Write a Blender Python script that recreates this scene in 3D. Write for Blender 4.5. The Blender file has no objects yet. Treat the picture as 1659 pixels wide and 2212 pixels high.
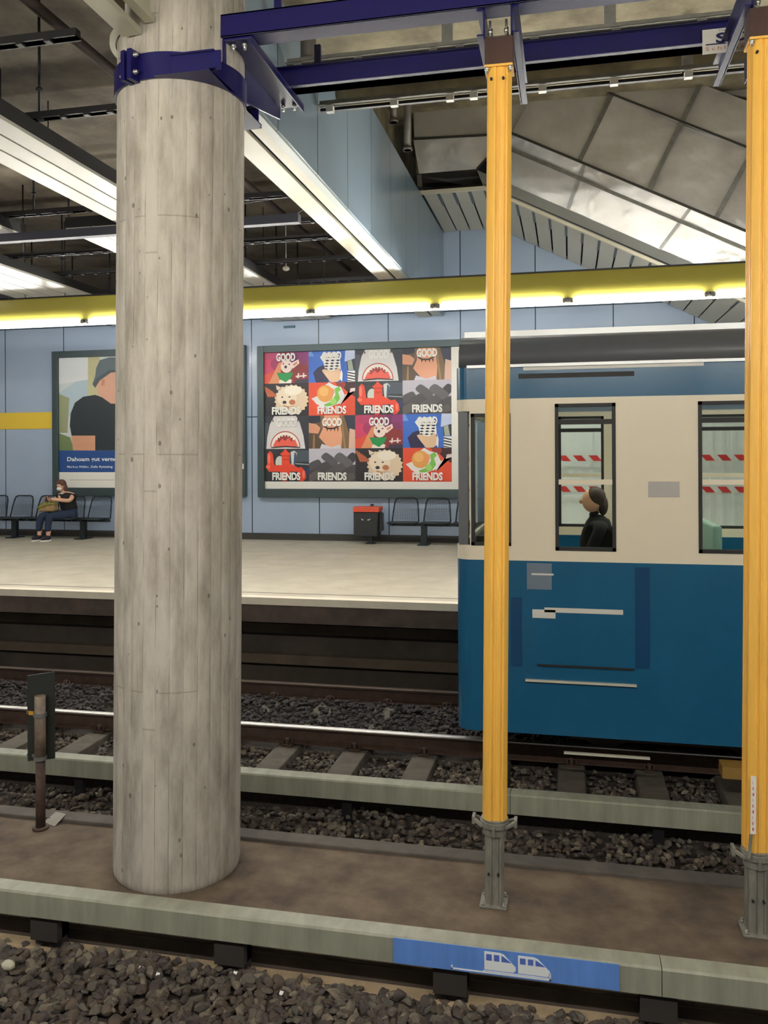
import bpy, bmesh, math, random
from mathutils import Vector, Matrix
random.seed(7)
S = bpy.context.scene
COL = S.collection
# ------------------------------------------------------------------ camera
F = 1820.0; YAW = 0.2159; ROLL = 0.005; EYE = 2.55; HY = 985.0
cam_d = bpy.data.cameras.new('camera'); cam = bpy.data.objects.new('camera', cam_d); COL.objects.link(cam)
cam_d.lens = F / 2212 * 36; cam_d.sensor_width = 36; cam_d.shift_y = (HY - 1106) / 2212
cam_d.clip_start = 0.05; cam_d.clip_end = 200
_f = Vector((-math.sin(YAW), math.cos(YAW), 0)); _r = Vector((math.cos(YAW), math.sin(YAW), 0)); _u = Vector((0, 0, 1))
R_ = _r * math.cos(ROLL) - _u * math.sin(ROLL); U_ = _u * math.cos(ROLL) + _r * math.sin(ROLL)
M = Matrix((R_, U_, -_f)).transposed().to_4x4(); M.translation = Vector((0, 0, EYE))
cam.matrix_world = M
S.camera = cam
# ------------------------------------------------------------------ look
S.view_settings.view_transform = 'Standard'; S.view_settings.look = 'None'
S.view_settings.gamma = 1; S.view_settings.use_curve_mapping = False
S.view_settings.exposure = 1.8
W = bpy.data.worlds.new('world'); S.world = W; W.use_nodes = True
W.node_tree.nodes['Background'].inputs[0].default_value = (0.62, 0.62, 0.6, 1)
W.node_tree.nodes['Background'].inputs[1].default_value = 0.24
TUBE = 30.0       # strength of the fluorescent tubes over the platforms

# a pixel of the photograph turned into a measured place in the station
def ray(px, py):
    return _f + R_ * ((px - 829.5) / F) + U_ * ((HY - py) / F)
def PY(px, py, Y):
    d = ray(px, py); return Vector((0, 0, EYE)) + d * (Y / d.y)
def PZ(px, py, z):
    d = ray(px, py); return Vector((0, 0, EYE)) + d * ((z - EYE) / d.z)
def PX(px, py, X):
    d = ray(px, py); return Vector((0, 0, EYE)) + d * (X / d.x)

# ------------------------------------------------------------------ materials
def srgb(r, g, b):
    f = lambda c: (c / 255 / 12.92) if c / 255 <= 0.04045 else ((c / 255 + 0.055) / 1.055) ** 2.4
    return (f(r), f(g), f(b), 1)
MATS = {}
def mat(name, c, rough=0.6, metal=0.0, var=0.0, scale=8.0, bump=0.0, bscale=60.0, emit=0, c2=None, stretch=(1, 1, 1), spec=0.5):
    if name in MATS: return MATS[name]
    m = bpy.data.materials.new(name); m.use_nodes = True; MATS[name] = m
    nt = m.node_tree; N = nt.nodes; L = nt.links; b = N['Principled BSDF']
    b.inputs['Base Color'].default_value = c; b.inputs['Roughness'].default_value = rough; b.inputs['Metallic'].default_value = metal
    b.inputs['Specular IOR Level'].default_value = spec
    if emit:
        b.inputs['Emission Color'].default_value = c; b.inputs['Emission Strength'].default_value = emit
    tc = N.new('ShaderNodeTexCoord'); mp = N.new('ShaderNodeMapping'); L.new(tc.outputs['Object'], mp.inputs[0])
    mp.inputs['Scale'].default_value = stretch
    if var or c2:
        nz = N.new('ShaderNodeTexNoise'); nz.inputs['Scale'].default_value = scale; nz.inputs['Detail'].default_value = 6; nz.inputs['Roughness'].default_value = .62
        L.new(mp.outputs[0], nz.inputs['Vector'])
        rp = N.new('ShaderNodeValToRGB'); rp.color_ramp.elements[0].position = .34; rp.color_ramp.elements[1].position = .66
        if c2: rp.color_ramp.elements[0].color = c; rp.color_ramp.elements[1].color = c2
        else:
            rp.color_ramp.elements[0].color = tuple(max(0, x * (1 - var)) for x in c[:3]) + (1,)
            rp.color_ramp.elements[1].color = tuple(min(1, x * (1 + var)) for x in c[:3]) + (1,)
        L.new(nz.outputs[0], rp.inputs[0]); L.new(rp.outputs[0], b.inputs['Base Color'])
    if bump:
        n2 = N.new('ShaderNodeTexNoise'); n2.inputs['Scale'].default_value = bscale; n2.inputs['Detail'].default_value = 4
        L.new(mp.outputs[0], n2.inputs['Vector'])
        bp = N.new('ShaderNodeBump'); bp.inputs['Strength'].default_value = bump; bp.inputs['Distance'].default_value = .02
        L.new(n2.outputs[0], bp.inputs['Height']); L.new(bp.outputs[0], b.inputs['Normal'])
    return m

def math_node(nt, op, a, b=None, clamp=False):
    n = nt.nodes.new('ShaderNodeMath'); n.operation = op; n.use_clamp = clamp
    for i, v in enumerate((a, b)):
        if v is None: continue
        if isinstance(v, (int, float)): n.inputs[i].default_value = v
        else: nt.links.new(v, n.inputs[i])
    return n.outputs[0]

# ------------------------------------------------------------------ mesh builder
class MB:
    def __init__(s): s.v = []; s.f = []; s.m = []; s.sm = []
    def add(s, vs, fs, mi=0, smooth=False):
        o = len(s.v); s.v += [tuple(v) for v in vs]
        for f in fs: s.f.append(tuple(i + o for i in f)); s.m.append(mi); s.sm.append(smooth)
        return s
    def box(s, a, b, mi=0):
        x0, y0, z0 = a; x1, y1, z1 = b
        return s.add([(x0,y0,z0),(x1,y0,z0),(x1,y1,z0),(x0,y1,z0),(x0,y0,z1),(x1,y0,z1),(x1,y1,z1),(x0,y1,z1)],
                     [(0,3,2,1),(4,5,6,7),(0,1,5,4),(1,2,6,5),(2,3,7,6),(3,0,4,7)], mi)
    def bar(s, p, q, w, h=None, up=(0, 0, 1), mi=0):      # rectangular bar between two points
        p = Vector(p); q = Vector(q); h = h or w; d = (q - p).normalized(); up = Vector(up)
        if abs(d.dot(up)) > .98: up = Vector((0, 1, 0))
        a = d.cross(up).normalized() * w / 2; b = a.cross(d).normalized() * h / 2
        vs = [p-a-b, p+a-b, p+a+b, p-a+b, q-a-b, q+a-b, q+a+b, q-a+b]
        return s.add(vs, [(0,3,2,1),(4,5,6,7),(0,1,5,4),(1,2,6,5),(2,3,7,6),(3,0,4,7)], mi)
    def tube(s, p, q, r, n=12, r2=None, mi=0):
        p = Vector(p); q = Vector(q); r2 = r if r2 is None else r2; d = (q - p).normalized()
        up = Vector((0, 0, 1)) if abs(d.z) < .95 else Vector((1, 0, 0)); a = d.cross(up).normalized(); b = d.cross(a)
        vs = []
        for c, rr in ((p, r), (q, r2)):
            for i in range(n):
                t = 2 * math.pi * i / n; vs.append(c + a * math.cos(t) * rr + b * math.sin(t) * rr)
        o = len(s.v); s.add(vs, [(i, (i+1) % n, (i+1) % n + n, i + n) for i in range(n)], mi, True)
        s.f.append(tuple(o + i for i in reversed(range(n)))); s.m.append(mi); s.sm.append(False)
        s.f.append(tuple(o + n + i for i in range(n))); s.m.append(mi); s.sm.append(False)
        return s
    def path(s, pts, r, n=8, mi=0):
        for a, b in zip(pts, pts[1:]): s.tube(a, b, r, n, mi=mi)
        return s
    def prism(s, poly, ax, lo, hi, mi=0, smooth=False):     # poly in the two other axes, extruded along ax
        def pt(a, b, c): return {'x': (c, a, b), 'y': (a, c, b), 'z': (a, b, c)}[ax]
        n = len(poly); vs = [pt(a, b, lo) for a, b in poly] + [pt(a, b, hi) for a, b in poly]
        o = len(s.v); s.add(vs, [(i, (i+1) % n, (i+1) % n + n, i + n) for i in range(n)], mi, smooth)
        s.f.append(tuple(o + i for i in reversed(range(n)))); s.m.append(mi); s.sm.append(False)
        s.f.append(tuple(o + n + i for i in range(n))); s.m.append(mi); s.sm.append(False)
        return s
    def ring(s, c, r0, r1, z0, z1, a0=0, a1=2*math.pi, n=64, mi=0):
        vs = []; full = abs(a1 - a0 - 2*math.pi) < 1e-6; k = n if full else n + 1
        for i in range(k):
            t = a0 + (a1 - a0) * i / n; cs, sn = math.cos(t), math.sin(t)
            for r, z in ((r0, z0), (r1, z0), (r1, z1), (r0, z1)): vs.append((c[0] + r*cs, c[1] + r*sn, z))
        fs = []
        for i in range(n):
            j = (i + 1) % k
            for e in range(4): fs.append((i*4 + e, j*4 + e, j*4 + (e+1) % 4, i*4 + (e+1) % 4))
        if not full: fs += [(3, 2, 1, 0), tuple((k-1)*4 + e for e in range(4))]
        return s.add(vs, fs, mi)
    def ell(s, c, r, n=12, m=8, mi=0, rot=None):
        vs = []; c = Vector(c)
        for j in range(1, m):
            p = math.pi * j / m
            for i in range(n):
                t = 2 * math.pi * i / n; v = Vector((r[0]*math.sin(p)*math.cos(t), r[1]*math.sin(p)*math.sin(t), r[2]*math.cos(p)))
                vs.append(c + (rot @ v if rot else v))
        t_, b_ = Vector((0, 0, r[2])), Vector((0, 0, -r[2]))
        vs += [c + (rot @ t_ if rot else t_), c + (rot @ b_ if rot else b_)]
        fs = [(j*n + i, j*n + (i+1) % n, (j+1)*n + (i+1) % n, (j+1)*n + i) for j in range(m-2) for i in range(n)]
        k = len(vs); fs += [(k-2, (i+1) % n, i) for i in range(n)] + [(k-1, (m-2)*n + i, (m-2)*n + (i+1) % n) for i in range(n)]
        return s.add(vs, fs, mi, True)
    def build(s, name, mats, parent=None, bevel=0):
        me = bpy.data.meshes.new(name); me.from_pydata(s.v, [], s.f)
        for m in (mats if isinstance(mats, (list, tuple)) else [mats]): me.materials.append(m)
        me.polygons.foreach_set('material_index', s.m); me.polygons.foreach_set('use_smooth', s.sm)
        me.update()
        bm = bmesh.new(); bm.from_mesh(me); bmesh.ops.recalc_face_normals(bm, faces=bm.faces); bm.to_mesh(me); bm.free()
        o = bpy.data.objects.new(name, me); COL.objects.link(o)
        if parent: o.parent = parent
        if bevel:
            b = o.modifiers.new('bevel', 'BEVEL'); b.width = bevel; b.segments = 2; b.limit_method = 'ANGLE'; b.angle_limit = .6
        return o
def empty(name, loc=(0, 0, 0), rz=0, ry=0):
    o = bpy.data.objects.new(name, None); COL.objects.link(o); o.location = loc; o.rotation_euler = (0, ry, rz); o.empty_display_size = .1
    return o
def tag(o, label=None, cat=None, group=None, kind=None):
    if label: o['label'] = label
    if cat: o['category'] = cat
    if group: o['group'] = group
    if kind: o['kind'] = kind
    return o
def struct(o): o['kind'] = 'structure'; return o
def dup(root, loc, rz=None, label=None):
    r = root.copy(); COL.objects.link(r); r.location = loc
    if rz is not None: r.rotation_euler = (0, 0, rz)
    if label: r['label'] = label
    for ch in list(root.children):
        c = ch.copy(); COL.objects.link(c); c.parent = r
        for g in list(ch.children):
            d = g.copy(); COL.objects.link(d); d.parent = c
    return r
def text_polys(txt, bold=0.0, space=1.0):
    cu = bpy.data.curves.new('t', 'FONT'); cu.body = txt; cu.size = 1; cu.offset = bold; cu.space_character = space; cu.resolution_u = 3
    o = bpy.data.objects.new('t', cu); COL.objects.link(o)
    dg = bpy.context.evaluated_depsgraph_get(); me = bpy.data.meshes.new_from_object(o.evaluated_get(dg))
    vs = [(v.co.x, v.co.y) for v in me.vertices]; fs = [tuple(p.vertices) for p in me.polygons]
    bpy.data.objects.remove(o); bpy.data.curves.remove(cu); bpy.data.meshes.remove(me)
    x0 = min(v[0] for v in vs); x1 = max(v[0] for v in vs); y0 = min(v[1] for v in vs); y1 = max(v[1] for v in vs)
    return [((x-x0)/(x1-x0), (y-y0)/(y1-y0)) for x, y in vs], fs
def put_text(mb, txt, x, z, w, h, Y, mi=0, bold=0.02, space=1.0, shear=0.0):   # on a plane facing -Y
    vs, fs = text_polys(txt, bold, space)
    mb.add([(x + a*w, Y, z + b*h + shear*a*w) for a, b in vs], fs, mi)

# ------------------------------------------------------------------ colours
C_concrete = srgb(182, 176, 165)
m_blue = mat('blue_steel_paint', srgb(20, 17, 80), .32, 0, .12, 5, .04, 30)
m_navy_dark = mat('dark_blue_steel', srgb(40, 42, 70), .4)
m_zinc = mat('galvanised_steel', srgb(150, 150, 147), .42, .75, .15, 12)
m_bolt = mat('zinc_bolt', srgb(200, 200, 195), .3, .9)
m_yellow = mat('yellow_prop_paint', srgb(234, 180, 78), .45, 0, .07, 3, .02, 40, stretch=(6, 6, .5))
m_prop_grey = mat('weathered_aluminium', srgb(150, 147, 138), .5, .55, .22, 9, stretch=(2, 2, .6))
m_cap = mat('brown_painted_wood', srgb(62, 38, 30), .6, 0, .2, 6)
m_cover = mat('grey_green_cover_plastic', srgb(138, 138, 122), .5, 0, .2, 3.0, .03, 20, stretch=(3, 1, .4))
m_island = mat('dusty_island_concrete', srgb(72, 60, 50), .9, 0, c2=srgb(112, 96, 78), scale=3.2, bump=.25, bscale=22)
m_kerb = mat('kerb_concrete', srgb(84, 78, 72), .85, 0, .2, 6, .1)
m_tan = mat('tan_ledge', srgb(150, 130, 102), .9, 0, .25, 5)
m_darkwall = mat('dark_track_wall', srgb(66, 57, 50), .85, 0, .3, 3)
m_black = mat('black_steel', srgb(26, 25, 26), .45)
m_rail_side = mat('rusty_rail', srgb(66, 48, 38), .75, .2, .3, 10)
m_rail_top = mat('polished_rail_head', srgb(240, 236, 230), .38, 1.0)
m_sleeper = mat('sleeper_concrete', srgb(82, 75, 66), .9, 0, .22, 8, .15)
m_ballast_base = mat('ballast_bed', srgb(52, 44, 38), .95, 0, .3, 20, .5, 30)
m_white = mat('white_paint', srgb(225, 224, 218), .5)
m_soffit = mat('pale_soffit_metal', srgb(186, 183, 172), .38, .15, .05, 2)
m_cream_soffit = mat('cream_soffit_metal', srgb(180, 176, 154), .4, .1, .06, 2)
m_groove = mat('dark_groove', srgb(28, 26, 24), .8)
m_platform_face = mat('platform_face', srgb(82, 70, 62), .85, 0, .25, 4)
m_tube = mat('lit_tube', (1, .98, .93, 1), .3, emit=TUBE)
m_added_uptube = mat('added_uplight_tube', (1, .98, .93, 1), .3, emit=TUBE * .5)
m_added_plat_tube = mat('added_platform_tube', (1, .985, .96, 1), .3, emit=TUBE * .95)
m_added_near_tube = mat('added_near_tube', (1, .975, .92, 1), .3, emit=TUBE * 1.35)
m_rail_grey = mat('dull_zinc', srgb(118, 116, 108), .6, .2, .15, 10)
m_brk = mat('dark_brown_bracket', srgb(46, 40, 36), .8)
m_dark_ceiling = mat('dark_concrete_ceiling', srgb(84, 76, 66), .9, 0, c2=srgb(128, 118, 102), scale=1.6, bump=.2, bscale=14)
m_conc_ceiling = mat('stained_ceiling_concrete', srgb(112, 102, 82), .9, 0, c2=srgb(158, 148, 120), scale=2.6, bump=.2, bscale=14)
m_glass = bpy.data.materials.new('window_glass'); m_glass.use_nodes = True
_b = m_glass.node_tree.nodes['Principled BSDF']; _b.inputs['Base Color'].default_value = (.86, .92, .9, 1); _b.inputs['Roughness'].default_value = .04
_b.inputs['Transmission Weight'].default_value = 1; _b.inputs['IOR'].default_value = 1.1

def board_concrete():
    m = bpy.data.materials.new('board_marked_concrete'); m.use_nodes = True; nt = m.node_tree; N = nt.nodes; L = nt.links; b = N['Principled BSDF']
    b.inputs['Roughness'].default_value = .82; b.inputs['Specular IOR Level'].default_value = .25
    tc = N.new('ShaderNodeTexCoord'); sp = N.new('ShaderNodeSeparateXYZ'); L.new(tc.outputs['Object'], sp.inputs[0])
    ang = math_node(nt, 'ARCTAN2', sp.outputs[1], sp.outputs[0])
    nb = 30
    a = math_node(nt, 'MULTIPLY', ang, nb / (2 * math.pi)); fr = math_node(nt, 'FRACT', a); idx = math_node(nt, 'FLOOR', a)
    # joints between the boards, broken up along the height
    e = math_node(nt, 'MINIMUM', fr, math_node(nt, 'SUBTRACT', 1.0, fr))
    line = math_node(nt, 'LESS_THAN', e, .028)
    cv = N.new('ShaderNodeCombineXYZ'); L.new(math_node(nt, 'MULTIPLY', idx, 3.7), cv.inputs[0]); L.new(math_node(nt, 'MULTIPLY', sp.outputs[2], 1.6), cv.inputs[1])
    nz = N.new('ShaderNodeTexNoise'); nz.inputs['Scale'].default_value = 1.5; nz.inputs['Detail'].default_value = 5; L.new(cv.outputs[0], nz.inputs['Vector'])
    brk = math_node(nt, 'MULTIPLY', math_node(nt, 'SUBTRACT', nz.outputs[0], .44), 6, True)
    line = math_node(nt, 'MULTIPLY', line, brk)
    wn = N.new('ShaderNodeTexWhiteNoise'); wn.noise_dimensions = '1D'; L.new(idx, wn.inputs['W'])
    # board ends (short level joints)
    zz = math_node(nt, 'ADD', math_node(nt, 'MULTIPLY', sp.outputs[2], 1.0), math_node(nt, 'MULTIPLY', math_node(nt, 'FLOOR', math_node(nt, 'MULTIPLY', wn.outputs[0], 3.0)), .24))
    zf = math_node(nt, 'FRACT', math_node(nt, 'DIVIDE', zz, 1.55)); hz = math_node(nt, 'LESS_THAN', zf, .006)
    hz = math_node(nt, 'MULTIPLY', hz, math_node(nt, 'GREATER_THAN', wn.outputs[0], .35))
    # blow holes
    mp = N.new('ShaderNodeMapping'); mp.inputs['Scale'].default_value = (1.6, 1.6, 1); L.new(tc.outputs['Object'], mp.inputs[0])
    vo = N.new('ShaderNodeTexVoronoi'); vo.inputs['Scale'].default_value = 9; L.new(mp.outputs[0], vo.inputs['Vector'])
    wv = N.new('ShaderNodeSeparateColor'); L.new(vo.outputs['Color'], wv.inputs[0])
    pit = math_node(nt, 'LESS_THAN', vo.outputs['Distance'], math_node(nt, 'MULTIPLY', math_node(nt, 'POWER', wv.outputs[0], 2.2), .16))
    dark = math_node(nt, 'MAXIMUM', math_node(nt, 'MULTIPLY', line, .6), math_node(nt, 'MAXIMUM', math_node(nt, 'MULTIPLY', pit, .62), math_node(nt, 'MULTIPLY', hz, .3)))
    n3 = N.new('ShaderNodeTexNoise'); n3.inputs['Scale'].default_value = 3.5; n3.inputs['Detail'].default_value = 9; n3.inputs['Roughness'].default_value = .68
    mp3 = N.new('ShaderNodeMapping'); mp3.inputs['Scale'].default_value = (2.4, 2.4, .55); L.new(tc.outputs['Object'], mp3.inputs[0]); L.new(mp3.outputs[0], n3.inputs['Vector'])
    rp = N.new('ShaderNodeValToRGB'); rp.color_ramp.elements[0].position = .28; rp.color_ramp.elements[0].color = srgb(138, 130, 118); rp.color_ramp.elements[1].position = .62; rp.color_ramp.elements[1].color = srgb(186, 179, 167)
    sh = math_node(nt, 'ADD', n3.outputs[0], math_node(nt, 'MULTIPLY', math_node(nt, 'SUBTRACT', wn.outputs[0], .5), .12))
    L.new(sh, rp.inputs[0])
    mx = N.new('ShaderNodeMixRGB'); mx.inputs[2].default_value = srgb(58, 50, 42); L.new(dark, mx.inputs[0]); L.new(rp.outputs[0], mx.inputs[1]); L.new(mx.outputs[0], b.inputs['Base Color'])
    bp = N.new('ShaderNodeBump'); bp.inputs['Strength'].default_value = .5; bp.inputs['Distance'].default_value = .012
    hsum = math_node(nt, 'SUBTRACT', math_node(nt, 'ADD', math_node(nt, 'MULTIPLY', wn.outputs[0], .35), math_node(nt, 'ADD', math_node(nt, 'MULTIPLY', n3.outputs[0], .4), math_node(nt, 'MULTIPLY', e, .9))), dark)
    L.new(hsum, bp.inputs['Height']); L.new(bp.outputs[0], b.inputs['Normal'])
    return m
def panel_wall_mat(name, c, c2, x0, dx, zj, along='x', rough=.24, jw=.010):
    m = bpy.data.materials.new(name); m.use_nodes = True; nt = m.node_tree; N = nt.nodes; L = nt.links; b = N['Principled BSDF']
    tc = N.new('ShaderNodeTexCoord'); sp = N.new('ShaderNodeSeparateXYZ'); L.new(tc.outputs['Object'], sp.inputs[0])
    s = sp.outputs[0] if along == 'x' else sp.outputs[1]
    a = math_node(nt, 'DIVIDE', math_node(nt, 'SUBTRACT', s, x0), dx); fr = math_node(nt, 'FRACT', a)
    e = math_node(nt, 'MULTIPLY', math_node(nt, 'MINIMUM', fr, math_node(nt, 'SUBTRACT', 1.0, fr)), dx)
    j = math_node(nt, 'LESS_THAN', e, jw)
    for z in zj:
        j = math_node(nt, 'MAXIMUM', j, math_node(nt, 'LESS_THAN', math_node(nt, 'ABSOLUTE', math_node(nt, 'SUBTRACT', sp.outputs[2], z)), jw))
    nz = N.new('ShaderNodeTexNoise'); nz.inputs['Scale'].default_value = .9; nz.inputs['Detail'].default_value = 3; L.new(tc.outputs['Object'], nz.inputs['Vector'])
    m1 = N.new('ShaderNodeMixRGB'); m1.inputs[1].default_value = c; m1.inputs[2].default_value = c2; L.new(nz.outputs[0], m1.inputs[0])
    m2 = N.new('ShaderNodeMixRGB'); m2.inputs[2].default_value = srgb(40, 56, 66); L.new(j, m2.inputs[0]); L.new(m1.outputs[0], m2.inputs[1]); L.new(m2.outputs[0], b.inputs['Base Color'])
    b.inputs['Roughness'].default_value = rough; b.inputs['Coat Weight'].default_value = .25; b.inputs['Coat Roughness'].default_value = .12
    bp = N.new('ShaderNodeBump'); bp.inputs['Strength'].default_value = .06; bp.inputs['Distance'].default_value = .1; L.new(nz.outputs[0], bp.inputs['Height']); L.new(bp.outputs[0], b.inputs['Normal'])
    return m
m_column = board_concrete()
m_wallblue = panel_wall_mat('pale_blue_wall_panels', srgb(150, 168, 192), srgb(164, 180, 200), -6.385, 1.443, (3.37, 5.38))
m_beamblue = panel_wall_mat('blue_grey_beam_cladding', srgb(118, 138, 154), srgb(142, 160, 172), 7.9, 1.15, (), 'y', .3)
m_tile = mat('platform_floor_stone', srgb(176, 168, 148), .45, 0, c2=srgb(196, 188, 168), scale=2.2)

# ================================================================== SETTING
PLAT = .85
ISL = -.296
# far platform, wall
mb = MB(); mb.box((-22, 9.75, PLAT - .16), (12, 16.6, PLAT)); struct(mb.build('floor', m_tile))
mb = MB(); mb.box((-22, 9.60, PLAT - .085), (12, 9.752, PLAT + .002)); struct(mb.build('trim_1', mat('pale_edge_stone', srgb(222, 212, 194), .5, 0, .06, 5)))
mb = MB(); mb.box((-22, 9.94, PLAT - .02), (12, 9.965, PLAT + .003)); struct(mb.build('trim_2', mat('edge_groove_line', srgb(120, 112, 98), .7)))
mb = MB(); mb.box((-22, 9.63, PLAT - .30), (12, 9.80, PLAT - .085)); struct(mb.build('trim_3', m_platform_face))
mb = MB(); mb.box((-22, 10.35, -.6), (12, 10.6, PLAT - .16))
struct(mb.build('wall_under_platform', mat('under_platform_wall', srgb(64, 56, 48), .9, 0, .3, 1.5)))
mb = MB(); mb.box((-22, 10.2, .30), (12, 10.35, .42)); mb.box((-22, 10.22, -.1), (12, 10.35, .02)); struct(mb.build('trim_4', mat('cable_ledge', srgb(88, 76, 62), .85, 0, .2, 3)))
mb = MB(); mb.box((-22, 16.4, PLAT), (12, 16.6, 8.6)); struct(mb.build('wall_back', m_wallblue))
mb = MB(); mb.box((-22, 16.33, PLAT), (12, 16.4, PLAT + .13)); struct(mb.build('baseboard_back', mat('dark_plinth', srgb(58, 56, 52), .7)))
a = PY(0, 892, 16.37); b_ = PY(111, 926, 16.37)
mb = MB(); mb.box((-22, 16.385, b_.z), (-10.9, 16.405, a.z)); struct(mb.build('trim_5', mat('yellow_station_band', srgb(226, 192, 62), .35)))
mb = MB(); mb.box((-22, 16.25, 5.5), (-2.9, 16.395, 8)); struct(mb.build('wall_upper_left', mat('dark_bulkhead', srgb(70, 62, 54), .9, 0, .2, 2)))
# near platform (the photographer stands on it)
mb = MB(); mb.box((-22, -4, PLAT - .2), (12, 1.2, PLAT)); mb.box((-22, .9, -.6), (12, 1.0, PLAT - .2)); struct(mb.build('floor_near', m_tile))
mb = MB(); mb.box((-22, -4.2, PLAT), (12, -4, 7)); struct(mb.build('wall_front', m_wallblue))
# track bed and island
mb = MB(); mb.box((-22, .9, -.75), (12, 10.5, -.42)); struct(mb.build('floor_track_bed', m_ballast_base))
mb = MB(); mb.box((-22, 4.62, -.7), (12, 5.90, ISL)); struct(mb.build('floor_island', m_island))
mb = MB(); mb.box((-22, 5.88, -.7), (12, 6.03, ISL + .025)); struct(mb.build('trim_6', m_kerb, bevel=.01))
mb = MB(); mb.box((-22, 4.60, -.7), (12, 4.64, ISL - .02)); struct(mb.build('wall_island', m_darkwall))
mb = MB(); mb.box((-22, 4.50, -.7), (12, 4.62, -.40)); struct(mb.build('trim_7', m_tan, bevel=.01))
# ceilings
mb = MB(); mb.box((-22, -4, 6.5), (-2.9, 16.5, 6.8)); struct(mb.build('ceiling', m_dark_ceiling))
mb = MB(); mb.box((-2.9, -4, 6.45), (12, 8.85, 6.8)); mb.box((-2.9, 8.6, 6.3), (12, 8.85, 6.45)); struct(mb.build('ceiling_right', m_conc_ceiling))
mb = MB(); mb.box((-3.0, 8.8, 6.8), (-2.9, 16.5, 8.5)); mb.box((-2.9, 8.85, 8.3), (12, 16.5, 8.5)); mb.box((-2.9, 8.8, 6.8), (12, 8.9, 8.3)); struct(mb.build('ceiling_high', m_conc_ceiling))
# big downstand beam running away over the column, clad in blue-grey panels
XB = -2.38
mb = MB(); mb.box((XB - .02, 5.6, 5.3), (XB, 16.38, 6.9)); mb.box((-2.88, 5.6, 5.45), (-2.86, 16.38, 6.6)); struct(mb.build('trim_8', m_beamblue))
mb = MB(); mb.box((XB - .10, 5.6, 5.285), (XB - .02, 16.38, 5.32))
struct(mb.build('trim_9', mat('grey_green_edge', srgb(150, 162, 158), .35)))
mb = MB()
mb.box((-2.60, 5.95, 5.30), (XB - .11, 16.38, 5.33)); mb.box((-2.86, 5.95, 5.28), (-2.63, 16.38, 5.32))
for x in (-2.60, -2.63): mb.box((x - .005, 5.95, 5.31), (x + .006, 16.38, 5.45), 1)
struct(mb.build('trim_10', [m_cream_soffit, m_groove]))
mb = MB(); mb.box((-2.84, 1.0, 5.30), (-2.70, 5.02, 5.34)); mb.box((-2.665, 1.0, 5.36), (-2.60, 5.0, 5.40)); mb.box((-2.84, 1.0, 5.34), (-2.82, 5.02, 5.6)); mb.box((-2.66, 1.0, 5.40), (-2.64, 5.02, 5.7))
struct(mb.build('trim_11', m_cream_soffit))
# high soffit of wide pale strips further left
def strips(name, x0, x1, y0, y1, n, z=5.3):
    mb = MB(); w = (x1 - x0) / n
    for i in range(n):
        mb.box((x0 + i*w + .012, y0, z), (x0 + (i+1)*w - .012, y1, z + .03), 0)
    mb.box((x0, y0, z + .035), (x1, y1, z + .16), 1)
    return struct(mb.build(name, [m_soffit, m_groove]))
strips('trim_12', -5.18, -4.47, 3.5, 9.0, 3)
strips('trim_13', -5.95, -4.60, 9.15, 16.2, 4)
strips('trim_14', -7.6, -6.6, 4, 9.2, 3)
strips('trim_15', -9.3, -7.9, 9.4, 16.2, 4)
# ================================================================== COLUMN
LEAN = .0115
cx, cy, cr = -2.69, 5.45, .432
col = empty('concrete_column', (cx, cy, ISL), ry=LEAN)
tag(col, 'round board-marked grey concrete column standing on the island between the tracks', 'column')
mb = MB(); vs = []; n = 240; H = 6.8; zs = [0, .012, .05, .1] + [H * i / 12 for i in range(1, 13)]
for z in zs:
    rr = cr - (.012 if z < .01 else .004 if z < .04 else 0)
    for i in range(n):
        t = 2*math.pi*i/n; k = abs(((i*30/n) % 1) - .5)     # each board a little flat
        vs.append(((rr - .0035*(k > .42)) * math.cos(t), (rr - .0035*(k > .42)) * math.sin(t), z))
fs = [(j*n+i, j*n+(i+1) % n, (j+1)*n+(i+1) % n, (j+1)*n+i) for j in range(len(zs)-1) for i in range(n)]
mb.add(vs, fs, 0, True); mb.build('column_shaft', m_column, col)
mb = MB(); mb.ring((0, 0), cr + .012, cr + .05, 5.66, 5.69, a0=math.pi*.75, a1=math.pi*1.32); tag(mb.build('ceiling_ring', m_cream_soffit, col), 'cream curved ring where the soffit meets the shaft')

# steel collar clamped round the column with arms to the first cross beam
clr = empty('column_collar', (cx + .06, cy, 5.0), ry=0)
tag(clr, 'blue steel collar clamped around the concrete column with side arms', 'collar')
gap = math.radians(-107)   # split seen at the front left
cr2 = cr + .004
mb = MB(); mb.ring((0, 0), cr2, cr2 + .014, 0, .17, gap + .035, gap - .035 + 2*math.pi, 120); mb.build('clamp_band', m_blue, clr)
for sgn in (-1, 1):
    t = gap + sgn * .055; c = Vector((math.cos(t), math.sin(t), 0)); tn = Vector((-math.sin(t), math.cos(t), 0))
    mb = MB(); p = c * (cr2 + .04); mb.bar(p + Vector((0, 0, -.012)), p + Vector((0, 0, .182)), .034, .085, up=c)
    o = mb.build('clamp_lug', m_blue, clr)
    for z in (.035, .145):
        mb = MB(); q = c * (cr2 + .055) + Vector((0, 0, z)); mb.tube(q, q + tn * sgn * .05, .011, 6); mb.tube(q + tn*sgn*.02, q + tn * sgn * .032, .017, 6)
        b2 = mb.build('bolt', m_bolt, o)
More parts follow.
